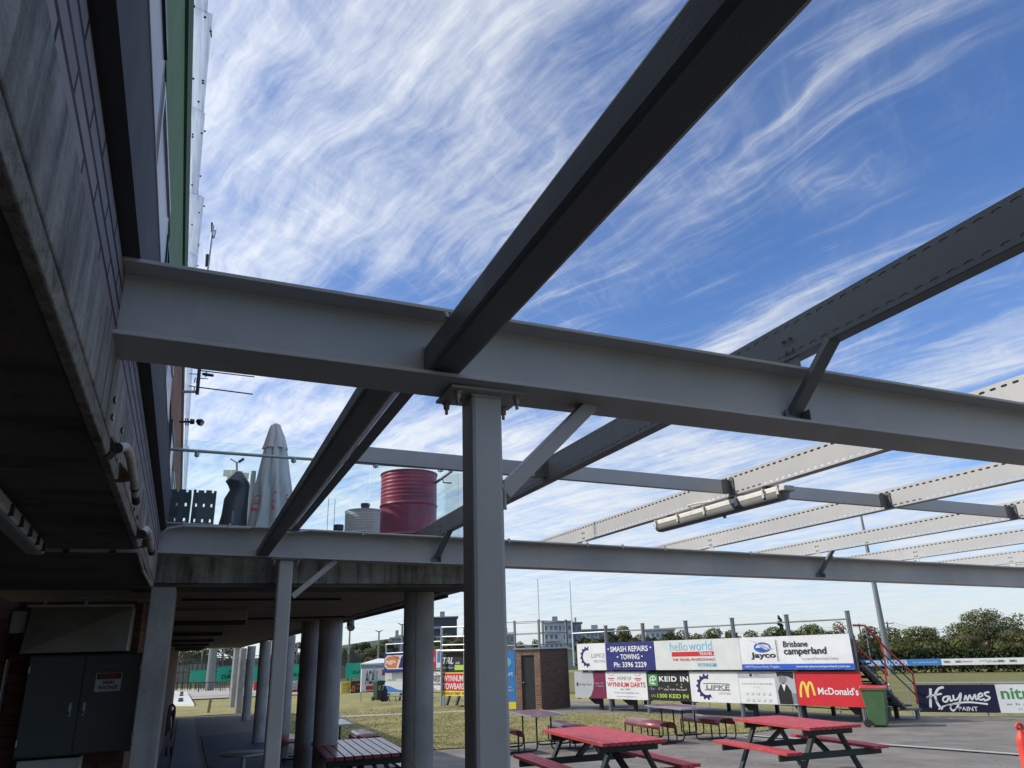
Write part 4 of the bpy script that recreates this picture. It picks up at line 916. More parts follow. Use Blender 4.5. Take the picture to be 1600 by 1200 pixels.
def steelset(label, x, y, rz, L=1.75, W=.82):
    z = tz(x, y)+.03; t = thing('steel_table_set', label, 'outdoor table', (x, y, z), 'steel tables with curved benches'); R = Matrix.Rotation(rz, 3, 'Z')
    def T(*v_): return Vector((x, y, z))+R@Vector(v_)
    m_ = MB()
    for i in range(12):
        w1 = W/12; m_.obox(T(-W/2+i*w1+.003, -L/2, .730), R@Vector((w1-.006, 0, 0)), R@Vector((0, L, 0)), (0, 0, .014))
    m_.build('table_top', M['red_steel'], t)
    m_ = MB(); e = .012
    for a_, b_ in (((-W/2, -L/2), (W/2, -L/2)), ((W/2, -L/2), (W/2, L/2)), ((W/2, L/2), (-W/2, L/2)), ((-W/2, L/2), (-W/2, -L/2))): m_.beam(T(*a_, .735), T(*b_, .735), .022, .032)
    m_.build('table_rim', M['galv'], t)
    for yy in (-L/2+.38, L/2-.38):
        m_ = MB()
        for s in (-1, 1):
            m_.tube([T(s*.17, yy, .72), T(s*.17, yy, .09), T(s*.21, yy, .035), T(s*.30, yy, .02), T(s*.92, yy, .02), T(s*1.0, yy, .05), T(s*1.02, yy, .12), T(s*1.02, yy, .34), T(s*1.0, yy, .43), T(s*.92, yy, .455), T(s*.70, yy, .455), T(s*.62, yy, .43), T(s*.60, yy, .34), T(s*.60, yy, .12), T(s*.60, yy, .03)], .019, 10)
        m_.build('leg_frame', M['black'], t, smooth=True)
    for s in (-1, 1):
        m_ = MB(); prof = [(.585, .33), (.59, .39), (.615, .445), (.66, .472), (.74, .480), (.88, .480), (.96, .472), (1.005, .445), (1.03, .39), (1.035, .33)]
        nn_ = len(prof)
        for k, yy in enumerate((-L/2, L/2)):
            for px_, pz_ in prof: m_.v.append(tuple(T(s*px_, yy, pz_)))
        for k in range(nn_-1): m_.f.append((k, k+1, nn_+k+1, nn_+k)); m_.m.append(0)
        m_.build('bench_seat', M['red_steel'], t, smooth=True, solid=.012)
        for yy in (-L/2+.02, L/2-.02):
            q_ = MB(); q_.tube([T(s*a_, yy, b_-.012) for a_, b_ in prof], .014, 8); q_.tube([T(s*.585, yy, .33), T(s*.585, yy, .10), T(s*.63, yy, .03), T(s*1.0, yy, .03), T(s*1.035, yy, .10), T(s*1.035, yy, .33)], .017, 8); q_.build('bench_loop', M['black'], t, smooth=True)
    return t
steelset('maroon steel table with curved benches on the grass edge in front of the brick hut', 7.50, 16.95, radians(-5))
steelset('maroon steel table with curved benches under the black and green sign', 11.35, 17.0, radians(-3))
steelset('dark steel table with curved benches in the shade behind the round columns', 2.98, 17.9, radians(-2))

rt = thing('round_table', 'small round metal table on a single post under the terrace', 'table', (.75, 10.6, .42))
MB().lathe((.75, 10.6, tz(.75, 10.6)+.03), [(.22, 0), (.22, .02), (.03, .04), (.028, .70), (.10, .71), (.27, .722), (.285, .73), (.285, .745), (.27, .75)], 32).build('table', M['galv'], rt, smooth=True)
# orange bollard
p = at_z(1590.5, 1125, 1.57); bo = thing('traffic_bollard', 'orange red traffic bollard with a white sleeve at the right edge', 'bollard', (p.x, p.y, .45))
MB().lathe((p.x, p.y, .45), [(.19, 0), (.19, .03), (.10, .07), (.058, .09)], 24).build('base', M['rubber'], bo, smooth=True)
MB().lathe((p.x, p.y, .54), [(.055, 0), (.052, .62)], 24).build('white_sleeve', M['offwhite'], bo, smooth=True)
MB().lathe((p.x, p.y, 1.160-.20), [(.058, 0), (.056, .20), (.062, .21), (.062, .235), (.054, .25), (.050, .43), (.047, .46), (.040, .485), (.024, .515), (.020, .535)], 24).build('body', M['orange'], bo, smooth=True)
MB().tube([Vector((p.x, p.y, 1.525))+RT*(.024*cos(a))+Vector((0, 0, .022*sin(a)-.006)) for a in [radians(q) for q in range(0, 361, 24)]], .014, 10).build('loop_handle', M['orange'], bo, smooth=True)

def wheelie(label, x, y, z, rz, body, lid, H=1.06, W=.56, D=.62, openlid=False):
    t = thing('wheelie_bin', label, 'wheelie bin', (x, y, z), 'wheelie bins in the yard'); R = Matrix.Rotation(rz, 3, 'Z'); R4 = lambda a_, b_, c_: Vector((x, y, z))+R@Vector((a_, b_, c_))
    m_ = MB(); w0, d0 = W*.74/2, D*.70/2; w1, d1 = W/2, D/2; zb, zt = .04, H-.10
    V_ = [R4(-w0, -d0, zb), R4(w0, -d0, zb), R4(w0, d0, zb), R4(-w0, d0, zb), R4(-w1, -d1, zt), R4(w1, -d1, zt), R4(w1, d1, zt), R4(-w1, d1, zt)]
    m_.add(V_, [(0, 3, 2, 1), (4, 5, 6, 7), (0, 1, 5, 4), (1, 2, 6, 5), (2, 3, 7, 6), (3, 0, 4, 7)]); m_.build('body', body, t, bevel=.03)
    m_ = MB(); m_.obox(R4(-w1-.02, -d1-.02, zt-.03), R@Vector((2*w1+.04, 0, 0)), R@Vector((0, 2*d1+.04, 0)), (0, 0, .05)); m_.build('rim', body, t, bevel=.01)
    m_ = MB(); a_, b_ = -w1-.03, w1+.03
    m_.add([R4(a_, -d1-.04, zt+.022), R4(b_, -d1-.04, zt+.022), R4(b_, d1+.02, zt+.022), R4(a_, d1+.02, zt+.022), R4(a_+.03, -d1, zt+.06), R4(b_-.03, -d1, zt+.06), R4(b_-.03, d1, zt+.10), R4(a_+.03, d1, zt+.10)], [(0, 3, 2, 1), (4, 5, 6, 7), (0, 1, 5, 4), (1, 2, 6, 5), (2, 3, 7, 6), (3, 0, 4, 7)]); m_.build('lid', lid, t, bevel=.012)
    MB().tube([R4(-w1+.03, d1+.07, zt+.04), R4(w1-.03, d1+.07, zt+.04)], .016, 8).build('handle', body, t)
    for s in (-1, 1):
        c = R4(s*(w0+.045), d0+.04, .10); ax = R@Vector((1, 0, 0)); MB().tube([c-ax*.025, c+ax*.025], .10, 20).build('wheel', M['rubber'], t, smooth=True)
    bd = Board(R4(-w0-.02, -d0-.045, .25), R@Vector((2*w0+.04, 0, 0)), R@Vector((0, -(d1-d0)*.62, .55)), t); bd.k = -2
    return t, bd
t, bd = wheelie('green wheelie bin with a red lid at the foot of the stand stairs', 17.62, 16.72, 0, radians(38), M['bin_green'], M['red_plastic'])
bd.stroke(spline([(.25, .95), (.1, .7), (.4, .6), (.75, .8), (.6, .98), (.3, .9)], 5), .035, 'green', 'scrawl'); bd.stroke(spline([(.75, .55), (.3, .6), (.15, .3), (.4, .08), (.8, .2)], 5), .04, 'green', 'scrawl')

# ------------------------------------------------------------------ brick hut
hA, hB, hC = Vector((12.36, 29.80, 0)), Vector((13.11, 29.03, 0)), Vector((14.72, 29.75, 0)); hD = hA+(hC-hB)
hut = thing('brick_hut', 'small flat roofed brick hut with a charcoal door and roof railing', 'hut', hB)
d1 = (hB-hA); d2 = (hC-hB); HT = 2.28
bm1 = brick('tan_brick', (.36, .19, .11), (.22, .10, .07), (.34, .30, .25), .24, .086, .010, tuple(d1.normalized())); bm2 = brick('shaded_tan_brick', (.17, .085, .06), (.10, .05, .04), (.13, .11, .10), .24, .086, .010, tuple(d2.normalized()))  # second brick is a darker copy: shade painted into the hut's unlit walls
def wallp(mb_, a_, b_, t0, t1, z0, z1, th=.11):
    d = b_-a_; n = Vector((d.y, -d.x, 0)).normalized(); mb_.obox(a_+d*t0+Vector((0, 0, z0)), d*(t1-t0), -n*th, (0, 0, z1-z0))
m_ = MB(); dx0, dx1 = .22, .76
wallp(m_, hA, hB, 0, dx0, 0, HT); wallp(m_, hA, hB, dx1, 1, 0, HT); wallp(m_, hA, hB, dx0+.001, dx1-.001, 2.06, HT); m_.build('front_wall', bm1, hut)
m_ = MB(); wallp(m_, hB+d2*.003, hC, .0, 1, 0, HT); m_.build('side_wall', bm2, hut)
m_ = MB(); wallp(m_, hC, hD, 0, 1, 0, HT); wallp(m_, hD, hA, 0, .97, 0, HT); m_.build('back_wall', bm2, hut)
n1_ = Vector((d1.y, -d1.x, 0)).normalized()
dr = MB(); dr.obox(hA+d1*(dx0+.01)-n1_*.05, d1*(dx1-dx0-.02), -n1_*.04, (0, 0, 2.05)); dr = dr.build('door', M['door'], hut)
MB().obox(hA+d1*(dx0+.035)-n1_*.045+Vector((0, 0, 1.02)), d1*.06, n1_*.05, (0, 0, .035)).build('handle', M['galv'], dr)
MB().obox(hA-d2*.04-d1*.05+Vector((0, 0, HT+.001)), d1*1.1, d2*1.08, (0, 0, .06)).build('roof', M['galv'], hut)
rz0, rz1 = HT+.062, 3.40
def rail(par, P, zs, r=.022, mt='stand_grey', posts=True, pr_=.03):
    m_ = MB()
    for z in zs: m_.tube([Vector((q.x, q.y, z)) for q in P], r, 6)
    m_.build('railing', M[mt], par)
for a_, b_, mt in ((hA-d1*1.2, hB, 'galv'), (hB, hC, 'stand_grey'), (hA-d1*1.2+d2, hC, 'galv')):
    rail(hut, [a_, b_], (2.45, 2.90, 3.36), .02, mt)
for q in (hB, hC, hA, hA-d1*.6, hA+d2, hB+(hC-hB)*.5*0+d2*.98):
    MB().cbox(q+Vector((0, 0, HT+.062)), .07, .07, 3.42-HT-.062, atan2(d2.y, d2.x)).build('rail_post', M['stand_grey'], hut)
# blue sign left of the hut
bs = thing('blue_sign', 'tall blue sign with a pale logo between the pergola post and the brick hut', 'sign', hA-d1*1.4)
sa = hA-d1*1.45; MB().obox(sa+Vector((0, 0, .05)), d1*1.42, -n1_*.05, (0, 0, 2.2)).build('panel', SG['sky'], bs)
b = Board(sa+Vector((0, 0, .05)), d1*1.42, (0, 0, 2.2), bs)
b.rect(0, 1, 0, .12, 'brightyellow', 'yellow_strip')
b.poly([(.60+.16*cos(i*pi/10), .74+.085*sin(i*pi/10)) for i in range(20)], 'cyan', 'logo'); b.poly([(.80+.10*cos(i*pi/10), .80+.075*sin(i*pi/10)) for i in range(20)], 'cyan', 'logo')
b.text('mart', .62, .94, .56, .63, 'white', bold=.02); b.text('ngalpa', .66, .90, .355, .385, 'white'); b.text('3348 8022', .62, .94, .30, .33, 'white')

# ------------------------------------------------------------------ the stand with its sign boards
S0 = Vector((17.86, 17.40, 0)); SD = Vector((-.313, .95, 0)).normalized()         # runs from the stairs end away to the hut
SN = Vector((-SD.y, SD.x, 0))                                                     # towards the camera side
if SN.dot(-S0) < 0: SN = -SN
stand = thing('grandstand', 'small timber grandstand on grey steel posts behind the sign boards', 'grandstand', S0)
def spar(px, py): q = onpl(px, py, S0+SN*.14, SD); return (q-S0).dot(SD), q.z
post_s = [0.0]+[spar(px, 1080)[0] for px in (1240, 1154, 1078, 1010, 949)]
post_s = [0.0]; 
for px in (1246, 1157, 1081, 1011, 951): post_s.append(spar(px, 1108)[0])
for s in post_s:
    c = S0+SD*s; m_ = MB(); aa = atan2(SD.y, SD.x)
    m_.cbox(c+Vector((0, 0, -.02)), .035, .13, 3.07, aa); m_.cbox(c+SD*.04+Vector((0, 0, -.02)), .02, .10, 3.07, aa); m_.cbox(c-SD*.04+Vector((0, 0, -.02)), .02, .10, 3.07, aa)
    m_.cbox(c+Vector((0, 0, 3.051)), .13, .15, .01, aa); m_.build('post', M['stand_grey'], stand)
smax = spar(896, 1090)[0]
for i in range(len(post_s)-1):
    a_, b_ = S0+SD*post_s[i], S0+SD*post_s[i+1]; MB().tube([a_+Vector((0, 0, 2.83)), b_+Vector((0, 0, 2.83))], .024, 8).build('top_rail', M['stand_grey'], stand)
MB().tube([S0+SD*post_s[-1]+Vector((0, 0, 2.83)), S0+SD*smax+Vector((0, 0, 2.83))], .024, 8).build('top_rail', M['galv'], stand)
steps = [(1.95, .10), (1.55, .62), (1.15, 1.14), (.75, 1.66)]
for z, off in steps:
    o = S0-SN*off+Vector((0, 0, z))
    for k, (w_, dz, t_) in enumerate(((.30, .0, .045), (.22, -.20, .045))):
        MB().obox(o-SN*(.28*k)+Vector((0, 0, dz)), SD*smax, -SN*w_, (0, 0, t_)).build('plank', M['stand_dark'], stand)
for s in post_s+[smax-.1]:
    c = S0+SD*(s+.03); m_ = MB(); m_.beam(c-SN*.05+Vector((0, 0, 1.72)), c-SN*2.15+Vector((0, 0, .32)), .06, .22, SD); m_.beam(c-SN*2.05+Vector((0, 0, 0)), c-SN*2.05+Vector((0, 0, .55)), .1, .1, SD)
    m_.beam(c-SN*.1+Vector((0, 0, .42)), c-SN*1.1+Vector((0, 0, .75)), .06, .16, SD); m_.build('raker', M['stand_dark'], stand)
# dark gusset supports seen under the boards
for px0, px1 in ((903, 925), (955, 978), (1045, 1066), (1140, 1165), (1222, 1240), (1305, 1330)):
    s1 = spar(px0, 1095)[0]; s2 = spar(px1, 1095)[0]; o = S0-SN*.35
    m_ = MB(); m_.prism([(s2, .50), (s1, .50), (s1-.1 if s1 > s2 else s1+.1, .40), (s2*.6+s1*.4, .20), (s2, .20)], o, SD, Vector((0, 0, 1)), .06); m_.build('gusset', M['stand_dark'], stand)
    MB().cbox(S0+SD*s2-SN*.38+Vector((0, 0, -.02)), .12, .12, .50, atan2(SD.y, SD.x)).build('stump', M['stand_dark'], stand)

def sboard(name, label, px0, px1, z0, z1, base, cat='sign'):
    s0 = spar(px0, 1030 if z1 > 2 else 1075)[0]; s1 = spar(px1, 1030 if z1 > 2 else 1075)[0]
    o = S0+SD*s0+SN*(.20 if z1 > 2 else .072)+Vector((0, 0, z0)); u_ = SD*(s1-s0)
    t = thing(name, label, cat, o, 'sponsor boards on the grandstand')
    MB().obox(o, u_, SN*.018, (0, 0, z1-z0)).build('panel', SG[base], t, bevel=.002)
    sc_ = MB(); W0 = u_.length; nsc = max(3, int(W0/.45))
    for i in range(nsc+1):
        for zz1 in (.025, z1-z0-.025): q = o+SN*.019+u_*((i+.06)/(nsc+.12))+Vector((0, 0, zz1)); sc_.tube([q, q+SN*.004], .010, 6)
    sc_.build('screws', M['galv'], t)
    b = Board(o+SN*.018, u_, (0, 0, z1-z0), t)
    if b.n.dot(SN) < 0: b.n = -b.n
    b.k = -1; return b
Z1a, Z1b, Z2a, Z2b = 1.45, 2.42, .44, 1.39
U1 = sboard('sponsor_board', 'white board with a blue gear emblem, upper row, next to the brick hut', 904.5, 949, Z1a, Z1b, 'white')
U1.gear(.36, .5, .40, 'navy', 'black', 75, 290, 8); U1.text('LIPKE', .50, .98, .46, .62, 'grey', bold=.02); U1.text('MOTORS', .58, .98, .28, .38, 'grey')
U2 = sboard('sponsor_board', 'dark blue board with white text about smash repairs and towing', 949.6, 1025.5, Z1a, Z1b, 'navy')
U2.text('SMASH REPAIRS', .10, .88, .66, .86, 'white', bold=.02); U2.text('TOWING', .31, .70, .38, .57, 'white', bold=.02); U2.text('Ph: 3396 2229', .16, .83, .10, .29, 'white', bold=.02)
for x, y in ((.045, .74), (.92, .76), (.235, .45), (.74, .46)): U2.rect(x, x+.03, y, y+.05, 'white', 'bullet')
U3 = sboard('sponsor_board', 'pale board with light blue and red travel agency lettering', 1026, 1160, Z1a, Z1b, 'pale')
U3.text('hello', .20, .415, .64, .93, 'cyan', bold=.0); U3.text('world', .43, .70, .64, .95, 'cyan', bold=.0)
U3.rect(.215, .71, .45, .60, 'red', 'red_bar'); U3.text('TRAVEL', .545, .70, .475, .575, 'white', bold=.01); U3.text('THE TRAVEL PROFESSIONALS', .22, .72, .30, .38, 'red', bold=.01); U3.text('WYNNUM', .51, .725, .10, .23, 'cyan', bold=.01)
U4 = sboard('sponsor_board', 'white board with black caravan dealer lettering over a blue strip', 1160.5, 1335, Z1a, Z1b, 'white')
U4.rect(0, 1, 0, .17, 'blue', 'blue_strip'); U4.text('1459 Wynnum Road, Tingalpa', .03, .36, .045, .125, 'white'); U4.text('www.brisbanecamperland.com.au', .51, .965, .045, .125, 'white', bold=.01)
U4.text('Jayco', .10, .34, .31, .53, 'black', bold=.03)
U4.stroke([(.22+.075*cos(radians(a)), .68+.13*sin(radians(a))) for a in range(0, 361, 20)], .05, 'blue')
U4.poly([(.10, .93), (.17, .80), (.20, .70), (.28, .62), (.33, .63), (.27, .68), (.235, .76), (.20, .77), (.155, .86)], 'grey', 'bird'); U4.poly([(.14, .66), (.20, .58), (.26, .60), (.21, .68)], 'blue', 'bird')
U4.rect(.352, .356, .25, .90, 'black', 'divider'); U4.rect(.362, .365, .25, .90, 'grey', 'divider')
U4.text('Brisbane', .42, .64, .67, .85, 'black', bold=.012, shear=.08); U4.text('camperland', .42, .795, .385, .66, 'black', bold=.015, shear=.08); U4.text('Caravan & Motorhome Centre', .57, .88, .29, .36, 'midgrey')
L1_ = sboard('sponsor_board', 'grey and maroon bank board, leftmost of the lower row', 897, 945.5, Z2a, Z2b, 'maroon')
L1_.poly([(0, 0), (.42, 0), (.52, .1), (.60, .35), (.63, .65), (.61, 1), (0, 1)], 'grey', 'grey_field'); L1_.text('Bendigo Bank', .12, .56, .46, .56, 'darknavy'); L1_.rect(.07, .11, .44, .60, 'darknavy', 'mark'); L1_.text('Bigger than', .66, .95, .54, .60, 'grey'); L1_.text('a bank.', .70, .95, .44, .50, 'grey')
L2_ = sboard('sponsor_board', 'white darts club board with red and green lettering', 946, 1010, Z2a, Z2b, 'white')
L2_.text('HOME OF', .30, .64, .69, .82, 'green'); L2_.text('WYNNUM DARTS', .03, .96, .44, .62, 'red', bold=.02); L2_.text('Est 1967', .36, .60, .33, .40, 'midgrey'); L2_.text('www.wynnumdarts.com', .20, .80, .20, .27, 'midgrey'); L2_.text('wynnumdarts@gmail.com', .25, .76, .08, .13, 'midgrey')
for x in (.06, .72):
    L2_.rect(x, x+.16, .74, .77, 'red', 'red_mark'); L2_.stroke([(x, .92), (x+.08, .84), (x+.16, .94)], .012, 'midgrey'); L2_.rect(x+.03, x+.13, .68, .71, 'grey', 'red_mark')
L3_ = sboard('sponsor_board', 'black board with white and lime lettering and a green square logo', 1010.6, 1077, Z2a, Z2b, 'black')
L3_.rect(.03, .26, .50, .90, 'green', 'logo_square'); L3_.stroke(spline([(.07, .70), (.21, .72), (.20, .80), (.13, .84), (.07, .72), (.09, .60), (.20, .57)], 5), .04, 'white'); L3_.rect(.14, .16, .58, .80, 'white', 'mark')
L3_.text('KEID IN', .30, .98, .66, .84, 'white', bold=.03, spacing=1.1); rr = random.Random(8)
for i in range(46): x = rr.uniform(0, 1); y = .30+.22*x*rr.random()+.1*rr.random(); L3_.k = 4; L3_.poly([(x, y), (x+.03, y+.01), (x+.02, y+.05), (x-.01, y+.04)], rr.choice(['navy', 'tan', 'blue', 'lime' if i % 5 == 0 else 'tan']), 'confetti') if i < 24 else None
L3_.k = 7; L3_.text('Get Your Merchant', .42, .92, .36, .42, 'white'); L3_.text('CALL', .08, .20, .13, .21, 'lime'); L3_.text('1300 KEID IN', .23, .95, .10, .24, 'lime', bold=.02)
L4_ = sboard('sponsor_board', 'white board with a big blue gear emblem in the lower row', 1077.6, 1153.5, Z2a, Z2b, 'white')
L4_.gear(.34, .50, .43, 'navy', 'black', 70, 300, 9); L4_.stroke([(.28, .60), (.42, .62), (.82, .60)], .02, 'black'); L4_.text('LIPKE', .33, .82, .42, .57, 'midgrey', bold=.02, shear=.1); L4_.stroke([(.30, .40), (.82, .40)], .015, 'black'); L4_.text('MOTORS', .58, .82, .26, .34, 'grey')
L5_ = sboard('sponsor_board', 'pale board with small print and a photo of a person in a dark suit', 1154, 1242.5, Z2a, Z2b, 'white')
L5_.rect(0, 1, .80, .99, 'grey', 'header'); L5_.text('CONTACT US ON 0404 098 882', .06, .60, .60, .64, 'midgrey'); L5_.text('bar & club', .26, .38, .50, .53, 'grey'); L5_.text('TM', .30, .38, .86, .92, 'midgrey'); L5_.rect(.22, .26, .85, .93, 'black', 'mark')
for r_i in range(2):
    for c_i in range(5): L5_.k = 5; L5_.rect(.10+.10*c_i, .15+.10*c_i, .28-.20*r_i, .36-.20*r_i, 'pale', 'stamp')
L5_.k = 6; L5_.rect(.66, 1, 0, .99, 'grey', 'photo'); L5_.poly([(.70, .02), (.93, .02), (.92, .40), (.86, .60), (.80, .66), (.74, .60), (.69, .40)], 'black', 'photo_suit'); L5_.poly([(.77, .62), (.80, .40), (.84, .62)], 'white', 'photo_shirt'); L5_.poly([(.74, .66), (.73, .80), (.77, .90), (.85, .90), (.87, .78), (.84, .66)], 'midgrey', 'photo_head'); L5_.poly([(.70, .99), (.71, .84), (.78, .88), (.88, .86), (.98, .78), (.99, .99)], 'black', 'photo_hair'); L5_.rect(.93, .995, .05, .35, 'midgrey', 'photo_detail')
L6_ = sboard('sponsor_board', 'bright red board with yellow arches and white lettering beside the stairs', 1243, 1347, Z2a, Z2b, 'red')
arch = [(.055, .24), (.065, .45), (.09, .62), (.115, .68), (.14, .62), (.155, .45), (.165, .30)]
L6_.stroke(spline([(x+.0, y) for x, y in arch]), .075, 'yellow', 'arch'); L6_.stroke(spline([(x+.11, y) for x, y in arch[:]]), .075, 'yellow', 'arch')
L6_.text("McDonald's", .335, .93, .33, .54, 'white', bold=.018)

# stairs at the right end of the stand
T0 = Vector((18.0, 17.35, 0)); TD = Vector((19.95-18.0, 17.50-17.35, 0)).normalized(); TB = Vector((-TD.y, TD.x, 0))
st_ = thing('stairs', 'grey steel stairs with red handrails at the end of the grandstand', 'stairs', T0)
def S(px, py, off=0): return onpl(px, py, T0, TD)+TB*off
for off in (0, .95):
    a_, b_, c_, e_ = S(1347, 1040, off), S(1413, 1108, off), S(1436, 1108, off), S(1436, 1124, off)
    m_ = MB(); m_.beam(a_, b_, .05, .20, TB); m_.beam(b_-TD*.05, c_, .05, .20, TB); m_.build('stringer', M['stand_grey'], st_)
    m_ = MB(); m_.cbox(Vector((c_.x-.1, c_.y, -.02)), .12, .06, .32, atan2(TD.y, TD.x)); m_.build('foot', M['stand_grey'], st_)
    R1p = [S(1333 if off == 0 else 1349, 977, off), S(1351, 977.5, off), S(1389, 1018, off), S(1426, 1053, off), S(1434, 1100, off)]
    MB().tube(R1p, .030, 8).build('handrail', M['red_rail'], st_, smooth=True)
    MB().tube([S(1350, 992, off), S(1430, 1071, off)], .018, 8).build('mid_rail', M['black'], st_); MB().tube([S(1355, 1012, off), S(1432, 1087, off)], .018, 8).build('mid_rail', M['black'], st_)
    MB().tube([S(1377, 1006, off), S(1386, 1052, off), S(1386.5, 1056, off)], .022, 8).build('rail_post', M['red_rail'], st_)
    MB().tube([S(1352, 978, off), S(1361, 1035, off)], .020, 8).build('rail_post', M['stand_grey'], st_)
ta, tb = S(1347, 1040), S(1413, 1108)
for k in range(8):
    q = ta+(tb-ta)*((k+.5)/8); MB().obox(q-TD*.14+TB*.03+Vector((0, 0, .06)), TD*.28, TB*.89, (0, 0, .035)).build('tread', M['stand_dark'], st_)
MB().obox(S(1414, 1106)-TD*.05+Vector((0, 0, .03))+TB*.03, TD*.42, TB*.89, (0, 0, .035)).build('tread', M['stand_dark'], st_)
# bleacher end frames seen through the stairs
bf = thing('bleacher_seating', 'dark slatted bleacher seats stepping down behind the stairs', 'seating', S(1380, 1110, 1.2))
for k, (x0, x1, yy) in enumerate(((1346, 1367, 1030), (1352, 1367, 1046), (1347, 1388, 1056), (1348, 1386, 1068), (1396, 1412, 1079), (1392, 1415, 1091), (1347, 1360, 1095))):
    a_, b_ = S(x0, yy, 1.15), S(x1, yy, 1.15); MB().obox(a_, b_-a_, TB*.5, (0, 0, .06)).build('seat_plank', M['stand_dark'], bf)
for x0, y0, y1 in ((1365, 1028, 1050), (1387, 1054, 1076), (1381, 1056, 1074), (1414, 1079, 1100), (1409, 1079, 1095)):
    a_ = S(x0, y1, 1.15); b_ = S(x0, y0, 1.15); MB().obox(Vector((b_.x, b_.y, a_.z)), TD*.07, TB*.05, (0, 0, b_.z-a_.z)).build('support', M['stand_dark'], bf)
for p_ in ((1346, 1003, 1363, 1003), (1347, 1018, 1364, 1018)):
    MB().tube([S(p_[0], p_[1], 1.1), S(p_[2], p_[3], 1.1)], .03, 6).build('rail', M['red_rail'] if p_[1] == 1003 else M['stand_dark'], bf)

# ------------------------------------------------------------------ oval boundary fence with boards
F0 = gp(1438, 1119); F1 = gp(1600, 1121); FD = (F1-F0); FD.z = 0; FD.normalize()
FN = Vector((FD.y, -FD.x, 0)); 
if FN.dot(-F0) < 0: FN = -FN
fence = thing('oval_fence', 'low galvanised rail fence along the near edge of the oval', 'fence', F0)
Fa = F0-FD*.2; 
P_ = [Fa-FD*0+Vector((0, 0, .93)), Fa+FD*14+Vector((0, 0, .93))]; MB().tube(P_, .022, 8).build('top_rail', M['galv'], fence)
for k in range(7): MB().tube([Fa+FD*2*k-FN*.03+Vector((0, 0, -.1)), Fa+FD*2*k-FN*.03+Vector((0, 0, .93))], .022, 8).build('rail_post', M['galv'], fence)
# fence behind the stand, seen under the boards
g0 = Vector((20.3, 18.6, 0)); g1 = Vector((17.4, 31, 0))
MB().tube([g0+Vector((0, 0, .9)), g1+Vector((0, 0, .9))], .022, 6).build('top_rail', M['galv'], fence)
for k in range(8): q = g0+(g1-g0)*k/7; MB().tube([q+Vector((0, 0, -.1)), q+Vector((0, 0, .9))], .022, 6).build('rail_post', M['galv'], fence)
MB().tube([g0+Vector((0, 0, .45)), g1+Vector((0, 0, .45))], .015, 6).build('mid_rail', M['white'], fence)
def fboard(label, px0, px1, base, z0=.12, z1=.885, name='boundary_board', lean=0.0):
    a_ = onpl(px0, 1095, F0+FN*.05, FD); b_ = onpl(px1, 1095, F0+FN*.05, FD); a_.z = z0; b_.z = z0
    t = thing(name, label, 'sign', a_, 'sponsor boards on the oval fence'); MB().obox(a_, b_-a_, FN*.02, (0, 0, z1-z0)).build('panel', SG[base], t, bevel=.002)
    b = Board(a_+FN*.02, b_-a_, (0, 0, z1-z0), t)
    if b.n.dot(FN) < 0: b.n = -b.n
    b.k = -1; return b
B1_ = fboard('near black navy board with flowing white brush script on the oval fence', 1434, 1559.5, 'darknavy')
W_ = lambda pts: [((x-1434)/122.0, (1117-y)/46.0) for x, y in pts]
for pts, w_ in (((((1458, 1077), (1456, 1088), (1452, 1110))), .075), (((1479, 1075), (1470, 1078), (1463, 1090), (1465, 1104), (1470, 1112)), .07), (((1449, 1092), (1458, 1089), (1474, 1086)), .055),
                (((1484, 1090), (1476, 1092), (1474, 1098), (1479, 1099), (1485, 1090), (1485, 1098), (1489, 1096)), .05), (((1491, 1088), (1491, 1096), (1497, 1094), (1503, 1085), (1501, 1094), (1494, 1107), (1486, 1114), (1483, 1109), (1488, 1103), (1512, 1100), (1540, 1103)), .05),
                (((1506, 1097), (1510, 1089), (1511, 1097), (1516, 1088), (1518, 1096), (1524, 1087), (1524, 1095), (1528, 1094)), .045), (((1528, 1092), (1535, 1089), (1533, 1085), (1528, 1090), (1530, 1096), (1537, 1094)), .045), (((1546, 1083), (1539, 1085), (1540, 1089), (1545, 1092), (1541, 1096), (1535, 1097)), .05),
                (((1464, 1112), (1478, 1105), (1500, 1102)), .04)):
    B1_.k = 1; B1_.stroke(spline(W_(pts), 7), w_*1.25, 'white', 'script')
B1_.text('PAINT', .50, .735, .055, .21, 'white', bold=.01)
B2_ = fboard('white board with green lettering at the right edge of the oval fence', 1560, 1665, 'white')
B2_.text('nitro', .06, .66, .48, .88, 'green', bold=.02); B2_.text('w h e e l s', .10, .70, .27, .36, 'midgrey'); B2_.text('11 THE BOULEVARD', .28, .95, .10, .17, 'midgrey')

# far boundary boards beyond the oval
def farboard(label, px0, px1, y0, y1, D, base, grp='long sponsor banners across the oval'):
    xm_ = (px0+px1)/2; a_ = at_D(px0, y0[0], D); b_ = at_D(px1, y0[1], D); t = thing('boundary_banner', label, 'banner', a_, grp)
    c_ = at_D(px0, y1[0], D); hgt = c_.z-a_.z; n = Vector((-(b_-a_).y, (b_-a_).x, 0)).normalized()
    if n.dot(-a_) < 0: n = -n
    MB().obox(a_, b_-a_, -n*.03, (0, 0, hgt)).build('panel', SG[base], t); b = Board(a_, b_-a_, (0, 0, hgt), t)
    if b.n.dot(n) < 0: b.n = -b.n
    b.k = 3; return b
b = farboard('long blue banner with white capital lettering across the oval', 1345, 1471.5, (1041.5, 1039.5), (1031.5, 1029.5), 98, 'sky')
b.text('SUPER BUTCHER', .08, .60, .12, .86, 'white', bold=.02); b.text('Scarcest by Australian', .66, .96, .3, .65, 'white')
b = farboard('long white banner with small dark logos across the oval', 1472, 1680, (1039.5, 1036.5), (1029.5, 1024.5), 98, 'white')
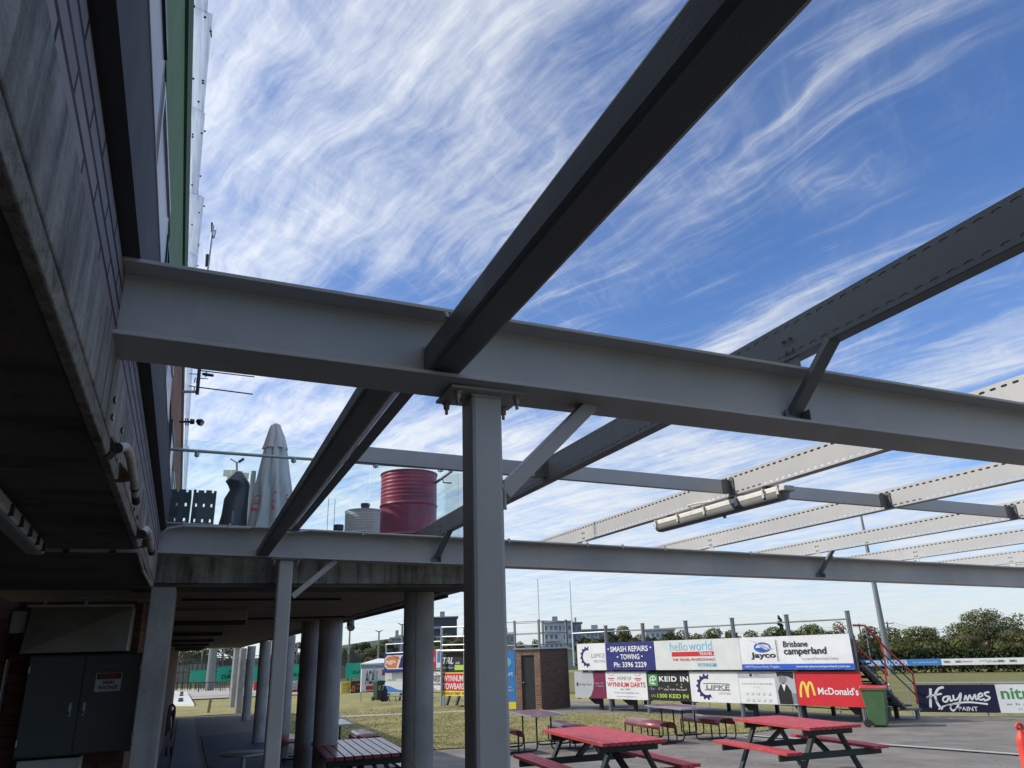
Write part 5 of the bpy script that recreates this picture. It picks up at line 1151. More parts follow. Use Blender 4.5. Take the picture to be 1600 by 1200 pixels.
for i, (x, tx, c) in enumerate(((.02, 'SMD', 'black'), (.11, 'SMD', 'black'), (.175, 'Empower', 'midgrey'), (.30, 'mcg', 'grey'), (.36, 'LaTrobe', 'midgrey'), (.44, 'SMD', 'black'), (.53, 'SMD', 'black'))): b.text(tx, x, x+(.055 if len(tx) < 4 else .075), .35, .70, c, bold=.02)

# ------------------------------------------------------------------ second stand, partly behind the near post
def vboard(name, label, px0, px1, yb, yt, D0, D1, base, group=None, th=.03, cat='sign'):
    """upright board whose lower edge runs from (px0, yb) at distance D0 to (px1, yb) at D1"""
    a_ = at_D(px0, yb[0], D0); b_ = at_D(px1, yb[1], D1); c_ = at_D(px0, yt, D0); b_.z = a_.z
    t = thing(name, label, cat, a_, group); n = Vector((-(b_-a_).y, (b_-a_).x, 0)).normalized()
    if n.dot(-a_) < 0: n = -n
    MB().obox(a_, b_-a_, -n*th, (0, 0, c_.z-a_.z)).build('panel', SG[base], t); b = Board(a_, b_-a_, (0, 0, c_.z-a_.z), t); b.k = 1
    return b
GL = 'sponsor boards on the far stand'
b = vboard('sponsor_board', 'black board with white slanted letters above the red towbar board', 690.5, 742, (1050, 1050), 1022.5, 35.6, 34.2, 'black', GL)
b.text('TRL', .03, .36, .46, .82, 'white', shear=.3, bold=.02); b.text('Tyre & Rigging', .03, .36, .18, .28, 'white'); b.rect(.40, .96, .10, .38, 'lime', 'lime_block'); b.text('AIR', .42, .56, .42, .56, 'white'); b.text('W', .72, .95, .5, .9, 'white')
b.stroke([(.22, .30), (.36, .46)], .04, 'sky')
b = vboard('sponsor_board', 'red board with yellow border and white capitals about towbars', 690, 742, (1087, 1087), 1051, 35.5, 34.1, 'brightyellow', GL)
b.rect(.03, .97, .22, .96, 'red', 'red_field'); b.text('WYNNUM', .06, .66, .62, .88, 'white', bold=.02); b.text('TOWBARS', .05, .69, .28, .54, 'white', bold=.02); b.text('3 NORDLEY STREET  Ph 3348 8828', .03, .97, .05, .16, 'black', bold=.01)
b = vboard('sponsor_board', 'pale board with black capitals behind the round column', 655, 689, (1078, 1079), 1050, 43, 42, 'white', GL)
b.text('WYNRB', .35, .95, .45, .80, 'black', bold=.01); b.text('S U P P L Y', .62, .95, .25, .36, 'midgrey')
b = vboard('sponsor_board', 'red and white board with a blue block beside the round column', 640, 688, (1047, 1047.5), 1016, 43.2, 42.2, 'white', GL)
b.rect(0, .86, 0, 1, 'red', 'red_field'); b.rect(.90, .99, .35, .85, 'sky', 'blue_block'); b.text('S', .78, .83, .4, .6, 'white')
b = vboard('sponsor_board', 'dark blue board with an orange and white rounded logo left of the round column', 600, 645, (1051, 1050), 1020, 46, 45, 'navy', GL)
pts = lambda x0, x1, y0, y1: [(x0+.10*(x1-x0), y0), (x1-.02, y0), (x1, y1), (x0+.10*(x1-x0), y1), (x0, y1-.15), (x0, y0+.15)]
b.poly(pts(.02, 1.0, .16, .86), 'white', 'logo_border'); b.poly(pts(.04, 1.0, .22, .80), 'orange', 'logo_field'); b.poly([(.42, .16), (.50, .16), (.62, .86), (.54, .86)], 'white', 'slash'); b.poly([(.50, .22), (1, .22), (1, .80), (.61, .80)], 'navy', 'blue_field')
b.text('sgn', .07, .40, .38, .60, 'white', bold=.03); b.text('TO', .64, .95, .40, .58, 'orange', bold=.02)
b = vboard('sponsor_board', 'white board with blue wave under the dark blue board', 601, 644, (1083, 1082), 1052, 46.2, 45.2, 'white', GL)
b.rect(.0, .62, .60, .98, 'pale', 'pale_field'); b.poly([(.02, .04), (.02, .38), (.2, .34), (.45, .18), (.7, .12), (.95, .22), (.95, .04)], 'sky', 'wave'); b.poly([(.72, .3), (.78, .62), (.95, .66), (.95, .26)], 'red', 'photo_shape'); b.text('shades', .1, .4, .62, .72, 'midgrey')
s2 = thing('far_stand', 'galvanised railed stand carrying boards beyond the round columns', 'grandstand', gp(690, 1104))
def stick(par, px, y0, y1, D, r, m='galv', name='post'):
    a_ = at_D(px, y1, D); b_ = at_D(px, y0, D); MB().tube([a_, Vector((a_.x, a_.y, b_.z))], r, 6).build(name, M[m], par)
stick(s2, 690, 980, 1103, 35.4, .055); stick(s2, 726, 979, 1103, 34.4, .04); stick(s2, 603, 1006, 1022, 46, .04); stick(s2, 694, 1088, 1103, 34.8, .05)
for y in (980, 995, 1008, 1017):
    MB().tube([at_D(690, y, 35.4), at_D(760, y-1.5, 33.4)], .028 if y != 1017 else .05, 6).build('rail', M['galv'], s2)
for y in (1003, 1017): MB().tube([at_D(603, y+4, 46), at_D(690, y-1, 42)], .03, 6).build('rail', M['galv'], s2)
for k in range(4): 
    z = .55+.38*k; a_ = at_D(655, 1080, 43.5); b_ = at_D(745, 1080, 35.8); MB().obox(Vector((a_.x, a_.y+.4*k+.3, z-.2)), Vector((b_.x-a_.x, b_.y-a_.y, 0)), (0, .3, 0), (0, 0, .05)).build('plank', M['stand_dark'], s2)
for px, D in ((606, 46.4), (625, 46), (700, 36.4), (715, 36)):
    a_ = at_D(px, 1085, D); MB().beam(Vector((a_.x, a_.y+.2, tz(a_.x, a_.y))), Vector((a_.x+.3, a_.y+.3, .75)), .10, .10).build('support', M['stand_dark'], s2)
fb = thing('folding_bench', 'thin legged bench standing under the white wave board', 'bench', gp(620, 1094))
a_, c_ = at_D(604, 1087, 44.6), at_D(632, 1088, 44.4); MB().beam(a_, c_, .3, .04).build('seat', M['galv'], fb)
for px in (607, 617, 629): q = at_D(px, 1087, 44.5); MB().tube([q, Vector((q.x+.1, q.y, tz(q.x, q.y)))], .02, 6).build('leg', M['black'], fb)

g_ = at_D(591, 1095, 41.0)
t, bd = wheelie('dark green wheelie bin on the lawn in front of the white hoarding', g_.x, g_.y, g_.z, radians(15), M['bin_dark'], M['bin_dark'], H=.98, W=.44, D=.52)
bd.stroke(spline([(.2, .8), (.1, .6), (.3, .5), (.4, .75), (.25, .85)], 5), .04, 'pale', 'scrawl'); bd.stroke(spline([(.6, .8), (.85, .9), (.8, .6), (.7, .4)], 5), .04, 'pale', 'scrawl')
q = at_D(600, 1096, 41); cn = thing('water_carrier', 'small dark blue container standing beside the dark green bin', 'container', q)
MB().lathe(q, [(.16, 0), (.18, .1), (.17, .5), (.10, .62), (.09, .72)], 16).build('container', SG['darknavy'], cn, smooth=True)

hb = vboard('white_hoarding', 'white hoarding with tall black letters and a red bar, ribbed metal roof', 564, 604, (1081, 1082), 1045, 47.5, 48.5, 'white', None, .08)
hb.text('ACALL', .15, .66, .30, .90, 'black', bold=.02); hb.text(':', .69, .72, .28, .40, 'red'); hb.rect(.18, .54, .06, .24, 'red', 'red_bar'); hb.rect(.80, .97, .66, .92, 'red', 'red_mark'); hb.text('0404 000', .24, .5, -.0, .05, 'grey')
a_, c_ = at_D(564, 1045, 47.5), at_D(604, 1045, 48.5); a2_ = at_D(566, 1037, 47.5)
m_ = MB(); U_ = (c_-a_); U_.z = 0
for i in range(26): m_.obox(a_+U_*(i/26)+Vector((0, .02, 0)), U_*(.6/26), (0, .05, 0), (0, 0, a2_.z-a_.z))
m_.build('corrugated_wall', M['galv'], hb.par); MB().obox(a_+Vector((0, .08, 0)), U_, (0, .04, 0), (0, 0, a2_.z-a_.z)).build('back_sheet', M['grey_plastic'], hb.par)
rp0, rp1, rp2, rp3 = at_D(563, 1037, 47.4), at_D(606, 1036.5, 48.6), at_D(606, 1029, 51), at_D(590, 1029, 51)
MB().add([rp0, rp1, rp2, rp3, rp0-Vector((0, 0, .06)), rp1-Vector((0, 0, .06)), rp2-Vector((0, 0, .06)), rp3-Vector((0, 0, .06))], [(0, 1, 2, 3), (7, 6, 5, 4), (0, 4, 5, 1), (1, 5, 6, 2), (2, 6, 7, 3), (3, 7, 4, 0)]).build('roof', M['white'], hb.par)
for px in (564, 584, 603): q = at_D(px, 1084, 47.6); MB().tube([Vector((q.x, q.y, tz(q.x, q.y)-.1)), Vector((q.x, q.y, a_.z+.1))], .04, 6).build('leg', M['galv'], hb.par)

# ------------------------------------------------------------------ boards and fences far down the left
GB = 'low sponsor boards along the far end of the lawn'
def lowb(label, px0, px1, y1, y0, base, D=62): return vboard('boundary_board', label, px0, px1, (y1, y1), y0, D, D+.4, base, GB)
b = lowb('yellow low board with orange brown text', 532, 547.5, 1084.5, 1064.5, 'yellow', 60); b.text('ALBERT', .15, .88, .60, .85, 'tan', bold=.02); b.text('CONCRETING', .15, .88, .33, .48, 'tan'); b.text('3396 1122', .15, .88, .10, .24, 'tan')
b = lowb('dark brown low board with an orange flame mark', 548.5, 563, 1083.5, 1064.5, 'black', 60); b.stroke(spline([(.25, .12), (.10, .35), (.25, .62), (.38, .35), (.25, .12)], 6), .09, 'orange'); b.text('KJB', .5, .92, .60, .78, 'orange'); b.text('GAS', .5, .92, .30, .46, 'orange')
b = lowb('white and red low board between the columns', 454, 463.5, 1082, 1064, 'white'); b.rect(0, 1, 0, .22, 'red', 'red_strip'); b.text('SALT', .2, .8, .62, .8, 'midgrey'); b.text('METAL', .2, .8, .36, .5, 'midgrey')
b = lowb('blue low board with pale photographs between the columns', 464, 484.5, 1082, 1064.5, 'navy'); b.rect(.06, .45, .35, .85, 'tan', 'photo'); b.rect(.55, .95, .1, .4, 'sky', 'photo'); b.text('SIGNS', .52, .95, .55, .8, 'white')
b = lowb('blue and white low board seen just left of the thin post', 404, 412, 1082, 1064, 'sky'); b.rect(.2, .8, .3, .7, 'white', 'print')
q = at_D(402, 1080, 62)
sl2 = thing('red_crate_stack', 'small red box beyond the columns at the far end of the walkway', 'box', at_D(397, 1082, 55)); a_ = at_D(396, 1079, 55); c_ = at_D(402, 1065, 55)
MB().box(a_.x, c_.x, a_.y, a_.y+.4, a_.z, c_.z).build('box', M['red_plastic'], sl2)
GS = 'green windscreens on the tennis court fence'
def screen(label, px0, px1, y1, y0, D=91): return vboard('green_windscreen', label, px0, px1, (y1, y1), y0, D, D+1, 'teal', GS, .02, 'windscreen')
for args, lab in (((362+0, 545-40, 1066, 1042), 'green windscreen with black lettering between the round columns'), ((540, 566, 1060.5, 1036.5), 'green windscreen with black letters left of the white hoarding'), ((338, 361.5, 1067, 1042.5), 'bright green windscreen with black letters seen between dark column and pale pole'), ((296, 337.5, 1068, 1048), 'faded green windscreen with dark letters behind the big pale pole')):
    b = screen(lab, *args)
    b.par.children[0].data.materials[0] = M['green_screen']
    if args[0] == 362: b.text('HEAD', .62, .8, .2, .45, 'black', bold=.03); b.stroke([(.80, .45), (.83, .62), (.87, .42)], .05, 'midgrey')
    elif args[0] == 540: b.text('DAEH', .42, 1.9, .28, .50, 'black', bold=.03) if False else b.text('DA', .42, .98, .28, .50, 'black', bold=.03)
    elif args[0] == 338: b.text('DA', .30, .98, .22, .50, 'black', bold=.03)
    else: b.text('Wynnum', .05, .45, .2, .55, 'midgrey'); b.text('tennis', .55, .98, .2, .55, 'midgrey')
tf = thing('tennis_court_fence', 'tall dark mesh fence of thin posts round the far tennis courts', 'fence', at_D(300, 1076, 92))
for px in list(range(262, 372, 7))+[409, 432, 478, 520, 547, 560]:
    if 255 < px < 340 or px > 371: stick(tf, px+(px*7 % 3), 1024+(px % 5), 1077, 92+(px % 3), .05, 'mesh_dark')
for y in (1026.5, 1037, 1050): MB().tube([at_D(250, y+1, 92), at_D(440, y-2.5, 92)], .04, 5).build('rail', M['mesh_dark'], tf)
mk = NG(bpy.data.materials.new('chain_mesh').node_tree) if False else None
def meshmat():
    m_ = bpy.data.materials.new('dark_chain_mesh'); m_.use_nodes = True; q = NG(m_.node_tree); b = q.nt.nodes['Principled BSDF']; b.inputs['Base Color'].default_value = (.06, .06, .055, 1); b.inputs['Roughness'].default_value = .8; b.inputs['Alpha'].default_value = .42; return m_
M['chain'] = meshmat()
for px0, px1, y0, y1, D in ((250, 440, 1028, 1074, 96), (440, 566, 1022, 1066, 97)):
    a_ = at_D(px0, y1+2, D); c_ = at_D(px1, y1, D); e_ = at_D(px0, y0+1, D); MB().obox(a_, c_-a_, (0, .03, 0), (0, 0, e_.z-a_.z)).build('chain_mesh', M['chain'], tf)
pb = thing('picket_rail', 'low fence of thin pickets beyond the lawn seen under the terrace', 'fence', at_D(300, 1080, 76))
for i in range(26): stick(pb, 266+i*3.6+(i*5 % 3), 1066, 1079, 77, .03, 'mesh_dark', 'picket')
MB().tube([at_D(262, 1067, 77), at_D(362, 1065.5, 77)], .03, 5).build('rail', M['mesh_dark'], pb)
bp = thing('light_pole', 'thick pale blue grey pole standing beyond the lawn under the terrace', 'pole', at_D(328, 1078, 84)); a_ = at_D(327, 1079, 84); e_ = at_D(330, 1000, 84)
MB().tube([a_, Vector((a_.x, a_.y, e_.z+3))], [.42, .36], 12).build('pole', M['pole_grey'], bp, smooth=True)
sheet('concrete_apron', [(-14, 80), (26, 76), (30, 122), (-20, 132)], .05, M['sand'], 4)
# items on the lawn under the terrace
q = gp(277, 1094); rp_ = thing('concrete_ramp', 'flat pale concrete slab with a raised lip and black cleats on the lawn', 'slab', gp(285, 1098))
A_, B_2, C_2, D_2 = gp(262, 1104), gp(303, 1104), gp(292, 1083), gp(262, 1081)
m_ = MB(); m_.add([A_, B_2, C_2, D_2]+[p+Vector((0, 0, .14)) for p in (A_, B_2, C_2, D_2)], [(0, 3, 2, 1), (4, 5, 6, 7), (0, 1, 5, 4), (1, 2, 6, 5), (2, 3, 7, 6), (3, 0, 4, 7)]); m_.build('slab', M['offwhite'], rp_)
for t_ in (.12, .22, .5, .7, .85): p = (A_+(B_2-A_)*.48)*(1-t_)+(D_2+(C_2-D_2)*.75)*t_; MB().cbox(p+Vector((0, 0, .141)), .35, .8, .12).build('cleat', M['black'], rp_)
q = gp(325, 1114.5); sp2 = thing('stump_post', 'short dark leaning timber post on the lawn', 'post', q)
MB().beam(q-Vector((0, 0, .1)), q+Vector((.06, 0, .62)), .13, .13, (0, 1, 0)).build('post', M['rust'], sp2)
q = gp(276, 1079); sp3 = thing('stump_post', 'thin dark post beside the pale concrete slab', 'post', q); MB().beam(q, q+Vector((.05, 0, .55)), .12, .12, (0, 1, 0)).build('post', M['mesh_dark'], sp3)
q = Vector((-.20, 22.5, tz(0, 22.5)+.045)); tr = thing('red_trolley', 'red folding trolley with a black loop handle behind the blade column', 'trolley', q)
def tp(px, py, y=22.5): return at_y(px, py, y)
MB().tube([tp(259, 1150), tp(264, 1112), tp(266, 1103), tp(270, 1101), tp(273, 1105), tp(273, 1113), tp(267, 1156)], .03, 8).build('loop_handle', M['black'], tr, smooth=True)
m_ = MB(); P_ = [tp(258, 1150), tp(266, 1141), tp(271, 1118), tp(272, 1108), tp(262, 1114)]; m_.add(P_+[p+Vector((0, .10, 0)) for p in P_], [(0, 1, 2, 3, 4), (9, 8, 7, 6, 5)]+[(i, (i+1) % 5 if False else (i+1) % 5, 5+(i+1) % 5, 5+i) for i in range(5)]); m_.build('tray', M['red_dark'], tr)
MB().tube([tp(267, 1120), tp(268, 1156)], .02, 6).build('strut', M['galv'], tr)
for px in (261, 268): p = Vector((tp(px, 1150).x, 22.5, q.z+.09)); MB().tube([p, p+Vector((.05, 0, 0))], .09, 14).build('wheel', M['rubber'], tr)

# ------------------------------------------------------------------ poles
def farpole(name, label, px, y0, y1, D, r, arms=None, cat='pole', m='pole_grey', group=None):
    a_ = at_D(px, y1, D); e_ = at_D(px, y0, D); t = thing(name, label, cat, a_, group); zt = CAM.z+(e_.z-CAM.z)
    base = Vector((a_.x, a_.y, min(a_.z, tz(a_.x, a_.y)))); top = Vector((a_.x, a_.y, zt))
    MB().tube([base, top], [r*1.25, r*.8], 8).build('pole', M[m], t, smooth=True)
    if arms:
        s = arms*D/1157
        for sg in (-1, 1):
            MB().tube([top-Vector((0, 0, s*.25)), top+RT*sg*s*.55, top+RT*sg*s*.6+Vector((0, 0, s*.08))], r*.5, 6).build('arm', M[m], t)
            MB().beam(top+RT*sg*s*.5+Vector((0, 0, s*.08)), top+RT*sg*s+Vector((0, 0, s*.2)), s*.18, s*.10).build('lamp_head', M['mesh_dark'], t)
    return t, top
GP_ = 'twin arm lights on the tennis courts'
farpole('court_light', 'twin arm court light pole just right of the paired round columns', 543.5, 982, 1060, 110, .14, 7, 'light pole', group=GP_)
farpole('court_light', 'twin arm court light pole midway between the paired columns and the next column', 590.5, 986, 1048, 118, .14, 6, 'light pole', group=GP_)
farpole('court_light', 'twin arm court light pole touching the left side of the near round column', 627.5, 975, 1030, 100, .14, 7, 'light pole', group=GP_)
farpole('court_light', 'small court light showing between thin post and paired columns', 471.5, 998, 1060, 120, .12, 3, 'light pole', group=GP_)
farpole('court_light', 'small lone lamp pole low on the left skyline', 618, 987, 1010, 180, .12, 2, 'light pole', group=GP_)
for px in (461, 480, 311, 345): farpole('thin_pole', {461: 'thin pole right of the thin pergola post', 480: 'thin pole touching the paired round columns', 311: 'thin pale pole left of the thick pale pole', 345: 'thin pale pole right of the thick pale pole'}[px], px, 1004 if px > 400 else 1012, 1070, 115, .09, None, 'pole')
tp_, top = farpole('field_light_pole', 'tall tapering steel light pole rising behind the red handrails', 1388, 1042, 1042, 62, .2, None, 'light pole')
for c_ in list(tp_.children): bpy.data.objects.remove(c_)
pb_ = at_D(1390, 1041, 103); pt_ = Vector((pb_.x, pb_.y, at_D(1348, 806, 103).z)); tp_.location = pb_; tp_['_o'] = tuple(pb_)
MB().tube([Vector((pb_.x, pb_.y, -2)), Vector((pb_.x, pb_.y, 9)), pt_], [.40, .28, .13], 16).build('pole', M['pole_grey'], tp_, smooth=True)
fl, top = farpole('floodlight_pole', 'far floodlight cluster on a pole behind the covered heater', 371, 735, 1020, 70, .28, None, 'light pole')
c0 = at_D(371.5, 750, 70)
for dx, dy, sg in ((-18, -4, -1), (-10, 3, -1), (10, 0, 1), (-3, -3, 1)):
    q = at_D(371.5+dx*.75, 748+dy, 70); MB().cbox(q, 1.0, .25, .55, .3*sg).build('flood_lamp', M['offwhite'], fl)
MB().tube([at_D(360, 717, 70), at_D(370, 723, 70), at_D(374, 720, 70)], .05, 6).build('arm', M['mesh_dark'], fl); MB().beam(at_D(373, 722, 70), at_D(381, 717, 70), .35, .18).build('lamp_head', M['mesh_dark'], fl); MB().tube([at_D(370, 750, 70), at_D(370, 722, 70)], .10, 6).build('upper_pole', M['pole_grey'], fl)
for px, y0, y1, lab in ((844, 905, 1012, 'tall thin white goal post left of the white apartment block'), (896, 908, 1006, 'tall thin white goal post right of the white apartment block'), (500, 778, 830, 'thin rod seen against the sky left of the pale drum'), (511, 780, 830, 'second thin rod seen against the sky left of the pale drum')):
    if px > 600:
        t = thing('goal_post', lab, 'goal post', at_D(px+1, 1040, 75), 'goal posts on the oval'); a_ = at_D(px+1, 1040, 75); MB().tube([a_, Vector((a_.x, a_.y, at_D(px, y0, 75).z))], .07, 8).build('post', M['white'], t)
    else:
        t = thing('thin_mast', lab, 'mast', at_D(px, 1030, 60), 'thin masts on the skyline'); a_ = at_D(px, 1030, 60); MB().tube([a_, Vector((a_.x, a_.y, at_D(px, y0, 60).z))], .025, 6).build('mast', M['pole_grey'], t)
# power poles and wires beyond the oval
w0 = None
for px, y0, D, lab in ((1395, 971, 170, 'power pole with a cross arm above the trees behind the red handrails'), (1497, 977, 175, 'power pole half hidden by the big olive tree'), (1350, 974, 190, 'power pole beside the top of the last stand post')):
    t, top = farpole('power_pole', lab, px, y0, 1020, D, .16, None, 'power pole', 'bark', 'power poles beyond the oval'); MB().beam(top-RT*1.3-Vector((0, 0, .3)), top+RT*1.3-Vector((0, 0, .3)), .12, .12).build('cross_arm', M['bark'], t)
def wire(a_, b_, sag=.6): return [a_+(b_-a_)*(i/10)+Vector((0, 0, -sag*4*(i/10)*(1-i/10))) for i in range(11)]
wt = thing('power_lines', 'thin power lines strung over the trees beyond the oval', 'power lines', at_D(1395, 972, 170))
for dz in (0, -.5):
    P_ = [at_D(1100, 985, 260), at_D(1350, 974.5, 190), at_D(1395, 972, 170), at_D(1497, 978.5, 175)]
    for i in range(3): MB().tube(wire(P_[i]+Vector((0, 0, dz)), P_[i+1]+Vector((0, 0, dz)), 1.0), .025, 4).build('wire', M['mesh_dark'], wt)
lp, top = farpole('street_lamp', 'far street lamp in the gap between the two tree groups', 1467, 980, 1010, 200, .12, 2.5, 'street lamp')

# ------------------------------------------------------------------ far buildings
def block(name, label, px0, px1, ytop, D, fl, cols, wall='render_white', depth=14, win='win_far', wh=.5, group=None, step=None):
    a_ = at_D(px0, ytop, D); c_ = at_D(px1, ytop, D); zt = (a_.z+c_.z)/2; zb = -3; U_ = (c_-a_); U_.z = 0; L = U_.length; U_.normalize(); N_ = Vector((U_.y, -U_.x, 0))
    if N_.dot(-a_) < 0: N_ = -N_
    o = Vector((a_.x, a_.y, zb)); t = thing(name, label, 'building', o, group); MB().obox(o, U_*L, -N_*depth, (0, 0, zt-zb)).build('wall', M[wall], t)
    fh = 3.0; m_w = None
    for f in range(fl):
        z = zt-.9-fh*(f+.62)
        if z < zb: break
        for c in range(cols):
            if (f*7+c*3) % 11 == 5: continue
            x0 = L*(c+.18)/cols; ww = L/cols*(.66 if (c % 3) else .5)
            MB().obox(o+U_*x0+Vector((0, 0, z-zb))+N_*.02, U_*ww, -N_*.2, (0, 0, fh*wh)).build('window', M[win], t)
        MB().obox(o+U_*(L*.02)+Vector((0, 0, z-zb-.75))+N_*.9, U_*L*.5, -N_*.9, (0, 0, .75)).build('balcony', M['render_white' if wall == 'render_white' else 'render_grey'], t)
    MB().obox(o+Vector((0, 0, zt-zb+.01))-U_*.5+N_*.8, U_*(L+1), -N_*(depth+1), (0, 0, .35)).build('roof', M['render_grey'], t)
    MB().obox(o+U_*L*.3+Vector((0, 0, zt-zb+.37)), U_*L*.2, -N_*4, (0, 0, 1.6)).build('plant_room', M['render_grey'], t)
    return t
GBL = 'far apartment blocks'
block('apartment_block', 'white apartment block with balconies on the skyline above the brick hut', 850, 893, 972, 280, 6, 6, group=GBL)
block('apartment_block', 'narrower grey wing joined to the right of the white apartment block', 893.5, 908, 973.5, 285, 6, 2, 'render_grey', group=GBL)
block('apartment_block', 'low grey apartment block right of the tall white one', 908.5, 960, 984, 330, 4, 8, 'render_grey', group=GBL)
block('apartment_block', 'low pale apartment block above the travel agency board', 1008, 1054, 985, 330, 3, 6, 'render_white', group=GBL)
block('apartment_block', 'small grey block at the left edge of the gap beside the near post', 783, 803, 990, 300, 3, 3, 'render_grey', group=GBL)
block('office_tower', 'dark blue grey tower block behind the round column', 676, 714, 965, 260, 9, 7, 'tower', win='tower', wh=.4, group=None)
block('far_house', 'pale house roof on the wooded slope left of the round column', 612, 633, 998, 190, 1, 3, 'render_grey', 8)
block('far_shed', 'tiny white shed in the gap between the trees', 1466, 1475, 1000, 210, 1, 2, 'render_white', 6)

# ------------------------------------------------------------------ trees
hill = MB(); nx, ny = 40, 14
for j in range(ny):
    for i in range(nx):
        az = radians(-18+68*i/(nx-1)); D = 150+24*j; e = math.exp(-((az-radians(15.5))/radians(9))**2); h = -1.75+(2.6+8.0*e)*sin(min(1, j/8)*pi/2) if j else -2.2
        hill.v.append((D*sin(az), D*cos(az), h))
for j in range(ny-1):
    for i in range(nx-1): a = j*nx+i; hill.f.append((a, a+1, a+nx+1, a+nx)); hill.m.append(0)
hl = hill.build('hills', M['leaf_dark'], smooth=True); hl['kind'] = 'structure'
def tree(name, label, px, wpx, ytop, D, leaf, shape='round', group=None, seed=0, dens=1.0, ybase=None, blobs=None):
    rn = random.Random(seed*77+int(px)); k = D/1157.0; c = at_D(px, ytop, D); base_z = tz(c.x, c.y) if D < 140 else -1.7
    if ybase: base_z = at_D(px, ybase, D).z
    H = c.z-base_z; R_ = wpx/2*k*1.14; t = thing(name, label, 'tree', (c.x, c.y, base_z), group)
    th = H*.35; m_ = MB(); bt = Vector((c.x, c.y, base_z-.3))
    m_.tube([bt, bt+Vector((rn.uniform(-.2, .2), 0, th)), bt+Vector((rn.uniform(-.5, .5), 0, H*.75))], [max(.12, H*.035), H*.026, H*.01], 8)
    for i in range(5):
        an = rn.uniform(0, 6.28); s = bt+Vector((0, 0, H*rn.uniform(.25, .5))); m_.tube([s, s+Vector((cos(an)*R_*.4, sin(an)*R_*.4, H*.2)), s+Vector((cos(an)*R_*.7, sin(an)*R_*.7, H*.32))], [H*.014, H*.010, H*.004], 5)
    m_.build('trunk', M['bark'], t)
    cen = []; alt = {'leaf': 'leaf_olive', 'leaf_dark': 'leaf', 'leaf_olive': 'leaf'}.get(leaf, leaf)
    nb = blobs or max(9, int(R_*2.8))
    for i in range(nb):
        if shape == 'pine':
            f = (i+.5)/nb; rr_ = R_*(1-f*.75)*rn.uniform(.75, 1.1); an = i*2.4; cen.append((Vector((cos(an)*rr_*.5, sin(an)*rr_*.5, H*(.28+.70*f))), rr_*.55, H*.05))
        else:
            an = rn.uniform(0, 6.28); d = R_*sqrt(rn.random())*.78; f = d/R_; zt = H*(.93-.42*f*f*rn.uniform(.7, 1.2)); cen.append((Vector((cos(an)*d, sin(an)*d, rn.uniform(H*.16, zt)-H*.04)), R_*rn.uniform(.30, .46), H*rn.uniform(.11, .19)))
    if shape != 'pine': cen.append((Vector((0, 0, H*.86)), R_*.42, H*.13)); cen += [(Vector((s*R_*.68, rn.uniform(-.2, .2)*R_, H*rn.uniform(.42, .62))), R_*.30, H*.15) for s in (-1, 1)]
    cm = MB(); ls = max(.10, k*1.35); n = int(min(13000, 3600*dens*(R_*H/20)**.5*(1 if ls > .15 else 1.3)))
    wts = [b_[1]**2 for b_ in cen]; tot = sum(wts)
    for (o_, ra, rz_) , w_ in zip(cen, wts):
        mi_ = 1 if rn.random() < .3 else 0
        for _ in range(int(n*w_/tot)+8):
            v_ = Vector((rn.gauss(0, 1), rn.gauss(0, 1), rn.gauss(0, 1))).normalized(); q = rn.uniform(.5, 1.0)**.5*(1+.22*noise.noise(v_*2.3+o_*1.7))
            p = bt+Vector((0, 0, .3))+o_+Vector((v_.x*ra*q, v_.y*ra*q, v_.z*rz_*q*1.05)); nn_ = (v_+Vector((rn.uniform(-.8, .8), rn.uniform(-.8, .8), rn.uniform(-.4, 1.0)))).normalized()
            a_ = nn_.orthogonal().normalized(); a_ = (Matrix.Rotation(rn.uniform(0, 6.28), 3, nn_)@a_); b_ = nn_.cross(a_); s = ls*rn.uniform(.6, 1.35)
            cm.v += [tuple(p-a_*s), tuple(p-b_*s*.55), tuple(p+a_*s), tuple(p+b_*s*.55)]; m4 = len(cm.v)-4; cm.f.append((m4, m4+1, m4+2, m4+3)); cm.m.append(mi_)
    cm.build('crown', [M[leaf], M[alt]], t)
    return t
TG = 'trees beyond the oval'
tree('leafy_tree', 'low grey green tree between the conical tree and the low pale block', 1000, 40, 990, 140, 'leaf_olive', group=TG, seed=31)
tree('leafy_tree', 'dark low tree just left of the tall pine top', 1196, 30, 987, 140, 'leaf_dark', group=TG, seed=32)
tree('leafy_tree', 'olive low tree between the pine and the round tree', 1243, 40, 984, 140, 'leaf_olive', group=TG, seed=33)
tree('leafy_tree', 'dark low tree left of the last tall stand post', 1290, 40, 985, 142, 'leaf_dark', group=TG, seed=34)
tree('leafy_tree', 'low olive tree above the middle of the travel board', 1088, 40, 989, 142, 'leaf', group=TG, seed=35)
tree('leafy_tree', 'broad dark green tree right of the steel light pole', 1433, 84, 978, 122, 'leaf', group=TG, seed=1, dens=1.6)
tree('leafy_tree', 'olive tree behind the broad dark green one', 1450, 46, 980, 140, 'leaf_olive', group=TG, seed=2)
tree('leafy_tree', 'olive tree behind the steel light pole', 1388, 56, 979, 140, 'leaf_olive', group=TG, seed=3)
tree('leafy_tree', 'tree seen through the red handrails', 1357, 44, 977, 134, 'leaf_olive', group=TG, seed=4)
tree('leafy_tree', 'tallest spreading olive tree near the right edge', 1532, 96, 950, 136, 'leaf', group=TG, seed=5, dens=1.8)
tree('leafy_tree', 'olive tree on the left shoulder of the tallest tree', 1503, 42, 972, 138, 'leaf_olive', group=TG, seed=6)
tree('leafy_tree', 'bright green lower tree in front of the tallest tree', 1508, 60, 991, 118, 'leaf', group=TG, seed=7, dens=1.3)
tree('leafy_tree', 'dark tree cut by the right edge of the view', 1590, 84, 958, 132, 'leaf_dark', group=TG, seed=8, dens=1.6)
